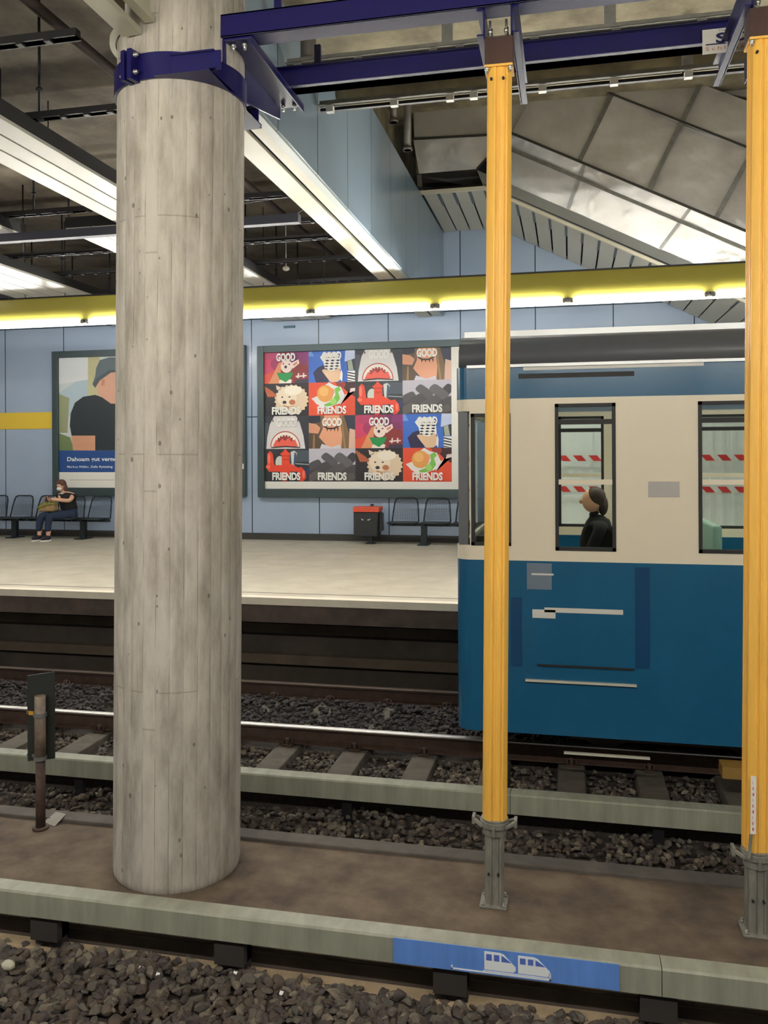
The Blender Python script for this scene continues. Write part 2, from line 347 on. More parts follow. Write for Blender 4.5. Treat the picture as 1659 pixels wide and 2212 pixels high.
# arms and gusset plate to the cross beam at x=-2.2
mb = MB()
mb.box((.14, -cr2 + .0, .02), (.48, -cr2 + .012, .14)); mb.box((.14, -cr2 - .02, .02), (.44, -cr2 + .012, .03)); mb.box((.14, -cr2 - .02, .132), (.44, -cr2 + .012, .142))
mb.build('near_arm', m_blue, clr)
mb = MB(); mb.box((.05, cr2 - .0, .0), (.40, cr2 + .015, .15)); mb.box((.05, cr2, .0), (.40, cr2 + .07, .012)); mb.build('far_arm', m_blue, clr)
mb = MB(); pts = [(.42, -cr2 - .05), (.42, cr2 + .02), (.06, cr2 + .02)]
pts += [((cr2 + .012) * math.cos(t), (cr2 + .012) * math.sin(t)) for t in [math.radians(85 - 5*i) for i in range(0, 35)]] + [(.04, -cr2 - .05)]
mb.prism(pts, 'z', -.002, .008); mb.build('gusset_plate', m_blue, clr)

# ================================================================== BLUE STEEL BEAMS
def ibeam(mb, x0, x1, y0, y1, z0, z1, along, t=.012, fl=.014):
    # channel / I section box built from plates
    if along == 'x':
        ym = (y0 + y1) / 2
        mb.box((x0, y0, z0), (x1, y1, z0 + fl)); mb.box((x0, y0, z1 - fl), (x1, y1, z1)); mb.box((x0, y0, z0), (x1, y0 + t, z1))
    else:
        xm = (x0 + x1) / 2
        mb.box((x0, y0, z0), (x1, y1, z0 + fl)); mb.box((x0, y0, z1 - fl), (x1, y1, z1)); mb.box((xm - t/2, y0, z0), (xm + t/2, y1, z1))
mb = MB(); ibeam(mb, -2.29, 2.6, 5.24, 5.40, 5.335, 5.49, 'x'); mb.box((-2.29, 5.24, 5.335), (-2.28, 5.40, 5.49))
o = mb.build('steel_beam', m_blue, bevel=.003); tag(o, 'upper blue steel beam whose square end shows beside the column', 'beam')
mb = MB(); mb.box((-2.20, 6.08, 5.335), (2.6, 6.20, 5.49)); mb.box((-2.20, 6.04, 5.335), (2.6, 6.20, 5.347)); mb.box((-2.20, 6.04, 5.478), (2.6, 6.20, 5.49))
o = mb.build('steel_beam', m_blue, bevel=.003); tag(o, 'rear blue steel beam that carries the white maker plate', 'beam')
def cross(xc, w, label, y0=5.27, y1=6.36):
    o = empty('cross_beam', (xc, y0, 5.17)); tag(o, label, 'beam')
    L_ = y1 - y0
    mb = MB(); mb.box((-w/2, 0, 0), (-w/2 + .012, L_, .165)); mb.box((-w/2, 0, 0), (w/2, L_, .012)) ; mb.box((w/2 - .012, 0, 0), (w/2, L_, .165)); mb.box((-w/2, 0, .153), (w/2, L_, .165))
    mb.build('beam_section', m_blue, o, bevel=.002)
    for dx in (-.3*w, .3*w):
        for yy in (.045, L_ - .07):
            mb = MB(); mb.tube((dx, yy, -.03), (dx, yy, 0), .012, 8); mb.tube((dx, yy, -.018), (dx, yy, -.004), .02, 6); mb.build('bolt', m_bolt, o)
    return o
o = empty('cross_beam', (-2.24, 5.25, 5.03)); tag(o, 'blue cross beam joining the column collar to the two long blue beams', 'beam')
mb = MB(); mb.prism([(0, 0), (.25, 0), (1.12, .20), (1.12, .30), (0, .30)], 'x', 0, .014); mb.build('tapered_web', m_blue, o, bevel=.002)
mb = MB(); mb.box((.014, 0, .286), (.21, 1.12, .30)); mb.box((.198, 0, .24), (.21, 1.12, .286)); mb.build('top_flange', m_blue, o, bevel=.002)
for x_, y_ in ((.06, .05), (.14, .05), (.06, 1.06), (.15, 1.06)):
    mb = MB(); mb.tube((x_, y_, .235), (x_, y_, .286), .010, 8); mb.tube((x_, y_, .262), (x_, y_, .282), .018, 6); mb.build('bolt', m_bolt, o)
x1_, x2_ = -.478, 1.076
# over the props: pairs of dark blue channels
def head(xc, label):
    o = empty('cross_beam', (xc, 5.27, 5.17)); tag(o, label, 'beam')
    for s in (-1, 1):
        mb = MB(); x = s * .085
        mb.box((x - .006, 0, 0), (x + .006, 1.10, .165)); mb.box((min(x, x + s*.045), 0, 0), (max(x, x + s*.045), 1.10, .01)); mb.box((min(x, x + s*.045), 0, .155), (max(x, x + s*.045), 1.10, .165))
        mb.build('channel', m_blue, o)
    for y in (.03, .13):
        for x in (-.05, .05):
            mb = MB(); mb.tube((x, y, -.0), (x, y, .10), .008, 8); mb.tube((x, y, .02), (x, y, .04), .016, 6); mb.build('bolt', m_bolt, o)
    return o
head(x1_ + .06, 'blue cross beam sitting on the brown head of the middle yellow prop')
head(x2_ + .07, 'blue cross beam sitting on the brown head of the yellow prop at the right edge')
for px, y0, y1, Y, lab in ((603, -60, 92, 5.5, 'short blue steel hanger tube rising behind the square end of the upper beam'), (689, 97, 185, 6.22, 'short blue steel hanger tube standing on the beam further back')):
    p = PY(px, y0, Y); q = PY(px, y1, Y); w = .035
    mb = MB(); mb.box((p.x - w, Y - w/2, q.z), (p.x + w - .02, Y + w/2, p.z)); tag(mb.build('hanger_tube', m_blue, bevel=.006), lab, 'hanger')

# maker plate
a = PY(1517, 66, 6.035); b_ = PY(1612, 100, 6.035)
z1 = a.z - .0; z0 = z1 - .165; xa = a.x; xb = b_.x + .15
pl = empty('maker_plate', (xa, 6.03, z0)); tag(pl, 'white maker plate with dark blue lettering on the rear blue beam', 'sign')
mb = MB(); mb.box((0, 0, 0), (xb - xa, .004, z1 - z0)); mb.build('plate', mat('white_sign_enamel', srgb(210, 208, 200), .4), pl)
mb = MB(); put_text(mb, 'SCHI', .085, .065, .33, .07, -.002, 0, .035, 1.05); mb.box((.02, -.0022, .058), (.15, -.0015, .066))
mb.build('lettering', mat('dark_blue_ink', srgb(30, 25, 80), .5), pl)
mb = MB(); put_text(mb, 'Schlosserei', .02, .02, .38, .026, -.002, 0, .0, 1.35); mb.build('small_lettering', mat('red_ink', srgb(190, 110, 90), .5), pl)
mb = MB(); put_text(mb, 'Thomas', .10, .146, .09, .011, -.002, 0, .0, 1.2); mb.build('top_lettering', mat('dark_blue_ink', srgb(30, 25, 80), .5), pl)

# ================================================================== YELLOW PROPS
def profile(R, groove=.012):
    pts = []
    for q in range(4):
        a0 = q * math.pi/2
        for da, r in ((-40, .97), (-30, 1.0), (-24, 1.0), (-22, 1 - groove*9), (-17, 1 - groove*9), (-15, 1.0), (-8, .99), (-6, .96), (6, .96), (8, .99), (15, 1.0), (17, 1 - groove*9), (22, 1 - groove*9), (24, 1.0), (30, 1.0), (40, .97)):
            t = a0 + math.radians(da); m = max(abs(math.cos(t - a0)), .75); rr = R * r / m if abs(da) < 32 else R * r * 1.17
            pts.append((rr*math.cos(t), rr*math.sin(t)))
    return pts
def prop(xc, yc, z_yb, label, sticker=False):
    o = empty('steel_prop', (xc, yc, ISL), ry=LEAN); tag(o, label, 'prop')
    rot = math.radians(12)
    def rp(pts): return [(x*math.cos(rot) - y*math.sin(rot), x*math.sin(rot) + y*math.cos(rot)) for x, y in pts]
    zt = 5.0 - ISL; zb = z_yb - ISL
    mb = MB(); mb.prism(rp(profile(.073)), 'z', zb, zt - .01); y_ = mb.build('outer_tube', m_yellow, o)
    mb = MB(); mb.box((-.088, -.088, zt - .015), (.088, .088, zt)); mb.build('top_plate', m_yellow, o, bevel=.003)
    for x in (-.072, .072):
        mb = MB(); mb.tube((x, -.072, zt - .05), (x, -.072, zt + .012), .009, 8); mb.tube((x, -.072, zt - .03), (x, -.072, zt - .015), .017, 6); mb.build('bolt', m_bolt, o)
    for x, z in ((-.045, zt - .09), (.03, zt - .09)):
        mb = MB(); mb.tube((x, -.0765 - .012, z), (x, -.07, z), .008, 10); mb.build('hole', m_groove, o)
    mb = MB(); mb.prism(rp(profile(.058)), 'z', .014, zb + .02); mb.build('inner_tube', m_prop_grey, o)
    for x in (-.03, .03):
        mb = MB(); mb.tube((x, -.0745, .21), (x, -.05, .21), .0075, 10); mb.build('hole', m_groove, o)
    mb = MB(); mb.box((-.085, -.085, .0), (.085, .085, .014)); mb.build('base_plate', m_prop_grey, o, bevel=.003)
    for x in (-.066, .066):
        for y in (-.066, .066):
            mb = MB(); mb.tube((x, y, .01), (x, y, .04), .008, 8); mb.tube((x, y, .014), (x, y, .026), .014, 6); mb.build('anchor_bolt', m_prop_grey, o)
    # collar nut with two open wings
    mb = MB(); mb.ring((0, 0), .06, .092, zb - .05, zb - .012, n=32); mb.ring((0, 0), .06, .085, zb - .012, zb + .004, n=32)
    mb.ring((0, 0), .055, .075, zb - .10, zb - .05, n=32)
    for s in (-1, 1):
        P0 = [(s*.085, -.02), (s*.14, -.018), (s*.14, .018), (s*.085, .02)]
        mb.bar((s*.07, -.045, zb - .045), (s*.135, -.025, zb - .012), .02, .022); mb.bar((s*.07, .045, zb - .045), (s*.135, .025, zb - .012), .02, .022); mb.bar((s*.132, -.035, zb - .02), (s*.132, .035, zb - .02), .02, .05)
    mb.bar((0, -.092, zb - .09), (0, -.092, zb - .03), .02, .02)
    mb.build('collar_nut', m_prop_grey, o, bevel=.003)
    mb = MB(); mb.box((-.088, -.08, zt), (.088, .08, zt + .173)); tag(mb.build('head_block', m_cap, o, bevel=.004), 'dark brown block between prop and cross beam')
    if sticker:
        mb = MB(); mb.box((-.052, -.0905, zb + .12), (-.022, -.088, zb + .46)); st = mb.build('sticker', mat('white_sticker', srgb(225, 220, 215), .4), o)
        vs, fs = text_polys('DOKA KG', .02)
        mb = MB()
        for k in range(9): mb.box((-.042, -.0915, zb + .14 + k*.034), (-.034 - .003*(k % 3), -.0905, zb + .158 + k*.034))
        mb.build('sticker_print', mat('red_print', srgb(190, 90, 70), .5), o)
        mb = MB(); mb.bar((-.06, -.095, zb - .02), (-.05, -.095, zb + .12), .016, .01); mb.build('latch', m_prop_grey, o)
    return o
prop(x1_, 5.385, .25, 'yellow steel prop in the middle distance, grey foot bolted to the island')
prop(x2_, 5.38, .20, 'yellow steel prop cut by the right picture edge, small vertical sticker near its foot', True)

# ================================================================== THIRD RAIL COVERS
def cover(y0, y1, zt, h, joints, label, sx0=-14, sx1=6):
    o = empty('conductor_rail_cover', (0, y0, zt)); tag(o, label, 'rail cover')
    xs = [sx0] + joints + [sx1]
    for a, b in zip(xs, xs[1:]):
        mb = MB(); prof = [(0, -h), (.012, -h), (.014, -.02), (y1 - y0 - .014, -.02), (y1 - y0 - .012, -h*.8), (y1 - y0, -h*.8), (y1 - y0, -.006), (y1 - y0 - .006, 0), (.012, 0), (0, -.01)]
        mb.prism(prof, 'x', a + .002, b - .002); mb.build('cover_section', m_cover, o)
    return o
FC0, FC1 = 4.453, 4.58
c1 = cover(FC0, FC1, -.046, .142, [PY(672, 2050, FC0).x - 3, PY(1430, 2110, FC0).x], 'grey-green rail cover along the near edge of the island with the train pictogram')
for i, px in enumerate((110, 505, 975, 1420)):
    p = PY(px, 2080, 4.55)
    mb = MB(); mb.box((p.x - .09, 4.53, -.42), (p.x + .09, 4.60, -.19)); mb.box((p.x - .09, 4.48, -.34), (p.x + .09, 4.60, -.19)); tag(mb.build('support_bracket', m_brk, None), ['dark bracket under the near rail cover left of the column foot', 'dark bracket under the near rail cover right of the column foot', 'dark bracket under the blue pictogram of the near rail cover', 'dark bracket under the near rail cover right of the pictogram'][i], 'bracket', 'brackets under the near rail cover')
mb = MB(); mb.box((-14, 4.49, -.16), (6, 4.55, -.20)); tag(mb.build('conductor_rail', mat('dark_conductor_rail', srgb(50, 42, 38), .5, .4)), 'dark steel conductor rail tucked under the near rail cover', 'rail')
c2_ = cover(6.5, 6.64, -.046, .15, [PY(1102, 1740, 6.5).x, ], 'grey-green rail cover between the far track and the island')
mb = MB(); mb.box((-14, 6.54, -.22), (6, 6.62, -.15)); tag(mb.build('conductor_rail', mat('dark_conductor_rail', srgb(50, 42, 38), .5, .4)), 'dark steel conductor rail under the rail cover of the far track', 'rail')
for k in range(6):
    x = -9 + k*2.4
    mb = MB(); mb.box((x, 6.56, -.43), (x + .08, 6.6, -.1)); ob = mb.build('cover_bracket', m_black, c2_); ob.location = (0, -6.5, .046)
# pictogram sign
a = PY(849, 2033, FC0 - .004); b_ = PY(1338, 2138, FC0 - .004)
sg = empty('pictogram_sign', (a.x, FC0 - .005, -.046 - .142)); tag(sg, 'blue strip sign with two white train pictograms on the near rail cover', 'sign')
w = b_.x - a.x; h = .139
mb = MB(); mb.box((0, 0, .004), (w, .004, h)); mb.build('blue_panel', mat('sign_blue', srgb(92, 134, 206), .45, 0, .1, 6, stretch=(3, 1, .3)), sg)
m_sw = mat('sign_white', srgb(228, 232, 234), .45); m_sw2 = mat('sign_window_blue', srgb(84, 108, 186), .45)

def sx(px): return (px - 849) / 489 * w
for t0 in (sx(1053), sx(1126)):
    tw = sx(1121) - sx(1053); b0 = .031; t1 = .126 if t0 < sx(1100) else .124
    tr = MB()
    poly = [(t0, b0), (t0 + tw*.93, b0), (t0 + tw, b0 + .012), (t0 + tw, b0 + .028), (t0 + tw*.62, t1 - .006), (t0 + tw*.5, t1), (t0, t1)]
    tr.prism(poly, 'y', -.002, 0); pic = tr.build('train_pictogram', m_sw, sg)
    for u0, u1 in ((.06, .24), (.31, .48)): MB().box((t0 + tw*u0, -.003, b0 + .05), (t0 + tw*u1, -.002, t1 - .012)).build('pictogram_window', m_sw2, pic)
    MB().prism([(t0 + tw*.55, b0 + .05), (t0 + tw*.86, b0 + .05), (t0 + tw*.62, t1 - .018), (t0 + tw*.55, t1 - .012)], 'y', -.003, -.002).build('pictogram_window', m_sw2, pic)
tr = MB(); tr.box((sx(980), -.002, .012), (sx(1196), 0, .019)); tr.box((sx(980), -.002, .012), (sx(983), 0, .032)); tr.box((sx(1050), -.002, .022), (sx(1196), 0, .026)); tr.box((sx(1192), -.002, .012), (sx(1196), 0, .05))
tr.build('track_line', m_sw, sg)

# ================================================================== TRACK
def rail(y, label, z=0.0, mh=m_rail_top):
    o = empty('running_rail', (0, y, z)); tag(o, label, 'rail')
    mb = MB(); mb.prism([(-.07, -.155), (.07, -.155), (.07, -.145), (.012, -.13), (.01, -.04), (.035, -.03), (.035, -.006), (-.035, -.006), (-.035, -.03), (-.01, -.04), (-.012, -.13), (-.07, -.145)], 'x', -18, 9)
    mb.build('rail_web', m_rail_side, o)
    hp_ = [(-.036, -.02), (.036, -.02)] + [(.022 + .014*math.cos(t), -.012 + .012*math.sin(t)) for t in [math.pi/2*i/6 for i in range(7)]] + [(-.022 - .014*math.cos(t), -.012 + .012*math.sin(t)) for t in [math.pi/2*(6-i)/6 for i in range(7)]]
    mb = MB(); mb.prism(hp_, 'x', -18, 9, smooth=True); mb.build('rail_head', mh, o)
rail(7.62, 'running rail of the far track nearer the island, its head shining')
rail(9.055, 'running rail of the far track under the far platform edge', 0, mat('dull_rail_head', srgb(96, 84, 76), .5, .6))
first = None; names = ['leftmost', 'second', 'third', 'fourth', 'fifth', 'sixth', 'seventh', 'eighth', 'ninth', 'tenth', 'eleventh', 'twelfth']
for k in range(12):
    x = -5.84 + .65*k
    lab = 'concrete sleeper of the far track, %s one counted from the left picture edge' % names[k]
    if first is None:
        first = empty('concrete_sleeper', (x, 8.34, -.36)); first['category'] = 'sleeper'; first['group'] = 'sleepers under the far track'; first['label'] = lab
        mb = MB(); mb.prism([(-.14, 0), (.14, 0), (.11, .19), (-.11, .19)], 'y', -1.6, 1.25); mb.build('sleeper_block', m_sleeper, first, bevel=.01)
        for yy in (-.72, .715):
            for s in (-1, 1):
                mb = MB(); mb.box((-.05, yy + s*.09 - .03, .19), (.05, yy + s*.09 + .03, .215)); mb.tube((0, yy + s*.1, .19), (0, yy + s*.1, .27), .016, 6); mb.path([(-.04, yy + s*.1, .22), (-.04, yy + s*.08, .25), (.04, yy + s*.08, .25), (.04, yy + s*.1, .22)], .008, 6)
                mb.build('rail_clip', m_rail_side, first)
    else: dup(first, (x, 8.34, -.36), 0, lab)

# ---- ballast
def stones(name, label, x0, x1, y0, y1, zf, n, s0, s1, sub, skip=None, dk=False):
    bm = bmesh.new(); bmesh.ops.create_icosphere(bm, subdivisions=sub, radius=1)
    bv = [v.co.copy() for v in bm.verts]; bf = [tuple(v.index for v in f.verts) for f in bm.faces]; bm.free()
    rnd = random.Random(name); shapes = []
    for k in range(14):
        pl = [(Vector((rnd.gauss(0, 1), rnd.gauss(0, 1), rnd.gauss(0, 1))).normalized(), rnd.uniform(.35, .72)) for _ in range(10)]
        vs = []
        for v in bv:
            q = v.copy()
            for nrm, dd in pl:
                t = q.dot(nrm)
                if t > dd: q = q - nrm * (t - dd)
            vs.append(q)
        shapes.append(vs)
    mb = MB()
    for _ in range(n):
        x = rnd.uniform(x0, x1); y = rnd.uniform(y0, y1)
        if skip and skip(x, y): continue
        s = rnd.uniform(s0, s1); z = zf(x, y) + rnd.uniform(-.3, .35) * s
        rt = Matrix.Rotation(rnd.uniform(0, 6.28), 3, 'Z') @ Matrix.Rotation(rnd.uniform(-.8, .8), 3, 'X')
        sc = (s * rnd.uniform(.8, 1.35), s * rnd.uniform(.7, 1.0), s * rnd.uniform(.5, .85)); mi = rnd.choice((0, 0, 1, 1, 2, 2, 3))
        mb.add([Vector((x, y, z)) + rt @ Vector((v.x*sc[0], v.y*sc[1], v.z*sc[2])) for v in rnd.choice(shapes)], bf, mi)
    if dk: mm = [mat('oily_shaded_stone', srgb(44, 38, 38), .8, 0, .3, 14)] * 4  # oily dirt and the shade of the platform overhang, both in this colour
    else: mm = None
    o = mb.build(name, mm or [mat('stone_brown', srgb(74, 63, 53), .85, 0, .35, 14), mat('stone_grey', srgb(82, 76, 67), .85, 0, .35, 14), mat('stone_violet', srgb(64, 55, 52), .85, 0, .35, 14), mat('stone_light', srgb(108, 98, 84), .85, 0, .3, 14)])
    tag(o, label, 'ballast', kind='stuff'); return o
stones('ballast_gravel', 'coarse brown ballast stones of the near track along the picture bottom', -4.4, 2.2, 3.3, 4.54, lambda x, y: -.40 + .015*math.sin(x*2.1) , 6500, .028, .05, 2)
stones('ballast_gravel', 'ballast stones between the island kerb and the far rail cover', -7, 2.6, 6.02, 6.72, lambda x, y: -.38 + .03*math.sin(x*3), 2600, .028, .048, 1)
stones('ballast_gravel', 'ballast stones between the sleepers of the far track', -8, 1.6, 6.75, 7.56, lambda x, y: -.22 + .0*x, 3800, .026, .042, 1, lambda x, y: abs(((x + 5.84 + .325) % .65) - .325) < .13)
stones('ballast_gravel', 'dark oily ballast, shade put into its colour, between the rails of the far track', -9, 1.6, 7.72, 8.95, lambda x, y: -.145, 4200, .03, .045, 1, None, True)
mb = MB(); mb.box((-12, 6.70, -.45), (6, 9.7, -.25)); struct(mb.build('floor_far_track_bed', m_ballast_base))
# litter
rl = random.Random(3)
for (px, py, z, s, lab, c) in ((340, 2108, -.38, .012, 'small white scrap on the ballast right below the concrete column', 230), (303, 2096, -.38, .015, 'white crumpled scrap left of the other scraps on the near ballast', 235), (607, 2148, -.38, .012, 'tiny white scrap on the near ballast right of the column', 225), (507, 2106, -.38, .013, 'small white scrap under the near rail cover bracket', 220)):
    p = PZ(px, py, z)
    mb = MB(); mb.add([(p.x - s, p.y, p.z), (p.x + s*.8, p.y - s*.6, p.z + s*.4), (p.x + s, p.y + s, p.z + s*.9), (p.x - s*.7, p.y + s*.8, p.z + s*1.2)], [(0, 1, 2), (0, 2, 3)]); mb.add([(p.x - s, p.y, p.z - .004), (p.x + s*.8, p.y - s*.6, p.z + s*.4 - .004), (p.x + s, p.y + s, p.z + s*.9 - .004)], [(0, 1, 2)])
    tag(mb.build('paper_scrap', m_white), lab, 'litter')
p = PZ(118, 1768, ISL + .028)
mb = MB(); mb.add([(p.x - .08, 5.84, ISL + .004), (p.x + .05, 5.80, ISL + .004), (p.x + .07, 5.92, ISL + .05), (p.x - .04, 5.95, ISL + .045), (p.x - .08, 5.84, ISL + .001), (p.x + .05, 5.80, ISL + .001), (p.x + .07, 5.92, ISL + .047), (p.x - .04, 5.95, ISL + .042)], [(0,1,2,3),(7,6,5,4),(0,4,5,1),(1,5,6,2),(2,6,7,3),(3,7,4,0)])
tag(mb.build('paper_sheet', mat('grey_paper', srgb(150, 146, 138), .7)), 'loose grey sheet lying on the kerb beside the signal board post', 'litter')
p = PZ(18, 2085, -.36); mb = MB(); mb.ell((p.x, p.y, p.z), (.045, .03, .03), 7, 5); tag(mb.build('pale_stone', mat('pale_stone', srgb(186, 180, 160), .8, 0, .2, 20)), 'pale yellowish lump on the ballast at the bottom left edge', 'stone')

# ================================================================== SIGNAL BOARD POST
p = PZ(88, 1790, ISL)
sb = empty('signal_board_post', (p.x, p.y, ISL)); tag(sb, 'rusty brown post with a dark signal board standing on the island left of the column', 'signal post')
mb = MB(); mb.tube((0, 0, 0), (0, 0, .54), .036, 16); mb.tube((0, 0, 0), (0, 0, .02), .06, 12); mb.build('post', mat('rusty_post', srgb(72, 54, 46), .75, 0, .35, 14), sb)
mb = MB(); mb.tube((0, 0, .54), (.0, 0, 1.02), .042, 16); mb.build('sleeve', mat('grey_sleeve', srgb(128, 112, 98), .6, .2, .4, 12), sb)
for z in (.53, .86):
    mb = MB(); mb.ring((0, 0), .04, .05, z, z + .03, n=24); mb.box((-.14, .03, z + .003), (.02, .042, z + .026)); mb.build('clamp', m_zinc, sb)
mb = MB(); mb.prism([(-.12, .50), (.09, .52), (.09, 1.19), (-.12, 1.16)], 'y', .048, .062); pb = mb.build('board', mat('dark_board', srgb(38, 40, 36), .5), sb)
pb.rotation_euler = (0, 0, .2)
mb = MB(); mb.box((-.115, .018, .86), (-.07, .022, .89)); mb.build('yellow_label', mat('yellow_label', srgb(200, 150, 50), .5), sb)
# ================================================================== LIGHT BANDS
def light_band(Yb, sgn, label, gaps, x0, x1, zb=4.34, mt=m_tube):
    o = empty('light_band', (0, Yb, zb)); tag(o, label, 'light')
    prof = [(0, .36), (sgn*.03, .36), (sgn*.03, .12), (sgn*.12, .035), (sgn*.12, .02), (sgn*.10, .02), (-sgn*.0, .10)]
    cur = [(-sgn*.0 + sgn*(-.0 + .08*math.cos(math.pi/2*i/8)) - sgn*.08, .02 + .34*i/8) for i in range(9)]
    # curved yellow front, leaning back at the top
    pts = []
    for i in range(13):
        t = i / 12; pts.append((sgn * (.10 * (t - .0)**2), .03 + .33*t))
    pts2 = [(a + sgn*.012, b) for a, b in reversed(pts)]
    mb = MB(); mb.prism(pts + pts2, 'x', x0, x1, smooth=False); mb.build('yellow_fascia', mat('yellow_fascia_enamel', srgb(168, 158, 70), .35), o)
    mb = MB(); mb.box((x0, min(sgn*.09, sgn*.12), .355), (x1, max(sgn*.09, sgn*.12), .375)); mb.build('black_top_edge', m_black, o)
    mb = MB(); mb.box((x0, min(sgn*.02, sgn*.03), -.045), (x1, max(sgn*.02, sgn*.03), .045)); mb.box((x0, min(sgn*.02, sgn*.3), .03), (x1, max(sgn*.02, sgn*.3), .045)); mb.build('reflector_tray', m_white, o)
    g = sorted(gaps)
    for a, b in zip(g, g[1:]):
        mb = MB(); mb.tube((a + .075, -sgn*.01, -.0), (b - .075, -sgn*.01, -.0), .03, 14); mb.build('fluorescent_tube', mt, o)
    for a in g:
        mb = MB(); mb.box((a - .03, -.03, -.01), (a - .012, .03, .03)); mb.box((a + .012, -.03, -.01), (a + .03, .03, .03)); mb.tube((a - .075, -sgn*.01, 0), (a - .03, -sgn*.01, 0), .024, 10); mb.tube((a + .03, -sgn*.01, 0), (a + .075, -sgn*.01, 0), .024, 10)
        mb.box((a - .05, -.025, .02), (a + .05, .025, .03))
        mb.build('tube_socket', mat('socket_grey', srgb(110, 106, 96), .5), o)
    return o
YF = 10.0
gx = [PY(px, 650, YF).x for px in (160, 672, 937, 1225, 1533)]
dg = (gx[-1] - gx[1]) / 3
gaps = [gx[1] + dg*i for i in range(-7, 6)]
gaps[7] = gx[1]
light_band(YF, 1, 'long yellow light band with bare fluorescent tubes hanging over the far platform edge', gaps, gaps[0], gaps[-1])
light_band(.95, -1, 'unseen yellow light band with bare fluorescent tubes added over the near platform edge', [-9 + 1.55*i for i in range(11)], -9, 6.5, 4.34, m_added_near_tube)  # unseen tube row, added to brighten column, train and track
# battens: unlit ones, and unseen lit ones added behind the yellow band
def batten(x, y, z, L_, label, axis='y', on=True, group=None):
    o = empty('batten_light', (x, y, z)); tag(o, label, 'light', group)
    mb = MB()
    if axis == 'y': mb.box((-.05, -L_/2, .02), (.05, L_/2, .08)); mb.build('batten_housing', m_white, o)
    else: mb.box((-L_/2, -.05, -.08), (L_/2, .05, -.02)); mb.build('batten_housing', m_white, o)
    mb = MB()
    if axis == 'y': mb.tube((0, -L_/2 + .03, 0), (0, L_/2 - .03, 0), .02, 10)
    else: mb.tube((-L_/2 + .03, 0, 0), (L_/2 - .03, 0, 0), .02, 10)
    if axis == 'y':
        for q in (-L_*.4, L_*.4): MB().tube((0, q, .08), (0, q, 6.49 - z), .007, 6).build('suspension_rod', m_black, o)
    mb.build('tube', m_added_uptube if on else m_soffit, o)
    return o
for i in range(9):  # unseen uplights, added to brighten the metal casing and ceiling
    batten(-10.5 + 2.0*i, 10.22, 4.66, 1.9, 'added uplight batten, unseen behind the yellow band of the far platform, %s from the left' % names[i].replace('leftmost', 'first'), 'x')

for i in range(8):  # unseen tube row, added to brighten the back wall and billboards
    o = empty('added_platform_light', (-11.2 + 1.75*i, 12.6, 5.04)); tag(o, 'added light over the far platform, unseen behind the yellow band, %s from the left' % names[i].replace('leftmost', 'first'), 'light', 'added lights over the far platform')
    MB().box((-.8, -.07, .03), (.8, .07, .09)).build('light_housing', m_white, o)
    MB().tube((-.75, 0, 0), (.75, 0, 0), .02, 10).build('tube', m_added_plat_tube, o)
    for x in (-.5, .5):
        if o.location.x < -3.5: MB().tube((x, 0, .09), (x, 0, 1.45), .006, 6).build('suspension_rod', m_black, o)
        else: MB().bar((x, .0, .05), (x, -2.5, -.36), .02, .02).build('support_arm', m_white, o)
for i, (x, y) in enumerate(((-3.3, 8.3), (-3.3, 9.9), (-3.3, 11.3), (-3.3, 12.6), (-6.6, 6.0), (-5.6, 7.9))):
    batten(x, y, 5.75, 1.0, 'unlit white batten under the dark ceiling, %s' % ('nearest one right of the column', 'second one right of the column', 'third one right of the column', 'farthest one right of the column', 'nearest one left of the column', 'second one left of the column')[i], 'y', False)

# ================================================================== CEILING RAILS LEFT
ry_ = [(5.24, 5.45), (5.0, 5.75), (6.43, 5.45), (8.95, 5.45), (10.0, 5.45), (10.8, 5.45), (12.0, 5.45), (13.5, 5.45), (14.9, 5.42)]
for i, (y, z) in enumerate(ry_):
    lab = 'black perforated ceiling rail left of the beam, %s counted from the camera' % names[i].replace('leftmost', 'first')
    o = empty('ceiling_rail', (0, y, z)); tag(o, lab, 'ceiling rail', 'black rails under the dark ceiling')
    x0 = -13; x1 = -2.92 if y > 6 else -3.3
    mb = MB(); mb.box((x0, -.03, 0), (x1, .03, .06)); mb.box((x0, -.045, 0), (x1, .045, .008))
    k = x0
    while k < x1 - .1: mb.box((k, -.045, -.018), (k + .05, .0, 0)); k += .22
    mb.build('rail_bar', m_black, o)
    for x in [-11.2 + 1.55*j + (y*.37 % .6) for j in range(5)]:
        if x < x1 - .3:
            mb = MB(); mb.tube((x, 0, .05), (x, 0, 6.5 - z), .012, 6); mb.tube((x, 0, .25), (x, 0, .27), .03, 6); mb.build('hanger_rod', m_black, o)
# dark cross duct
mb = MB(); mb.box((-11, 9.02, 5.18), (-2.95, 9.12, 5.28)); tag(mb.build('cable_duct', mat('slate_duct', srgb(60, 60, 72), .5)), 'slate coloured cable duct crossing under the pale ceiling strips left of the column', 'duct')
for i, (pts, lab) in enumerate((([(-2.95, 9.2, 5.55), (-3.4, 9.3, 5.55), (-3.9, 9.7, 5.65), (-4.4, 9.9, 5.85), (-4.8, 10.3, 6.4)], 'black cable sagging under the dark ceiling right of the column, nearer one'), ([(-2.95, 10.1, 5.8), (-3.5, 10.3, 5.6), (-4.2, 10.5, 5.6), (-4.9, 10.9, 5.9), (-5.3, 11, 6.4)], 'black cable sagging under the dark ceiling right of the column, farther one'))):
    cu = MB(); cu.path([Vector(q) for q in pts], .012, 6); tag(cu.build('hanging_cable', m_black), lab, 'cable')
p = PY(618, 580, 13.0)
sp_ = empty('smoke_detector', (p.x, 13.0, p.z)); tag(sp_, 'small white round detector hanging under the dark ceiling right of the column', 'detector')
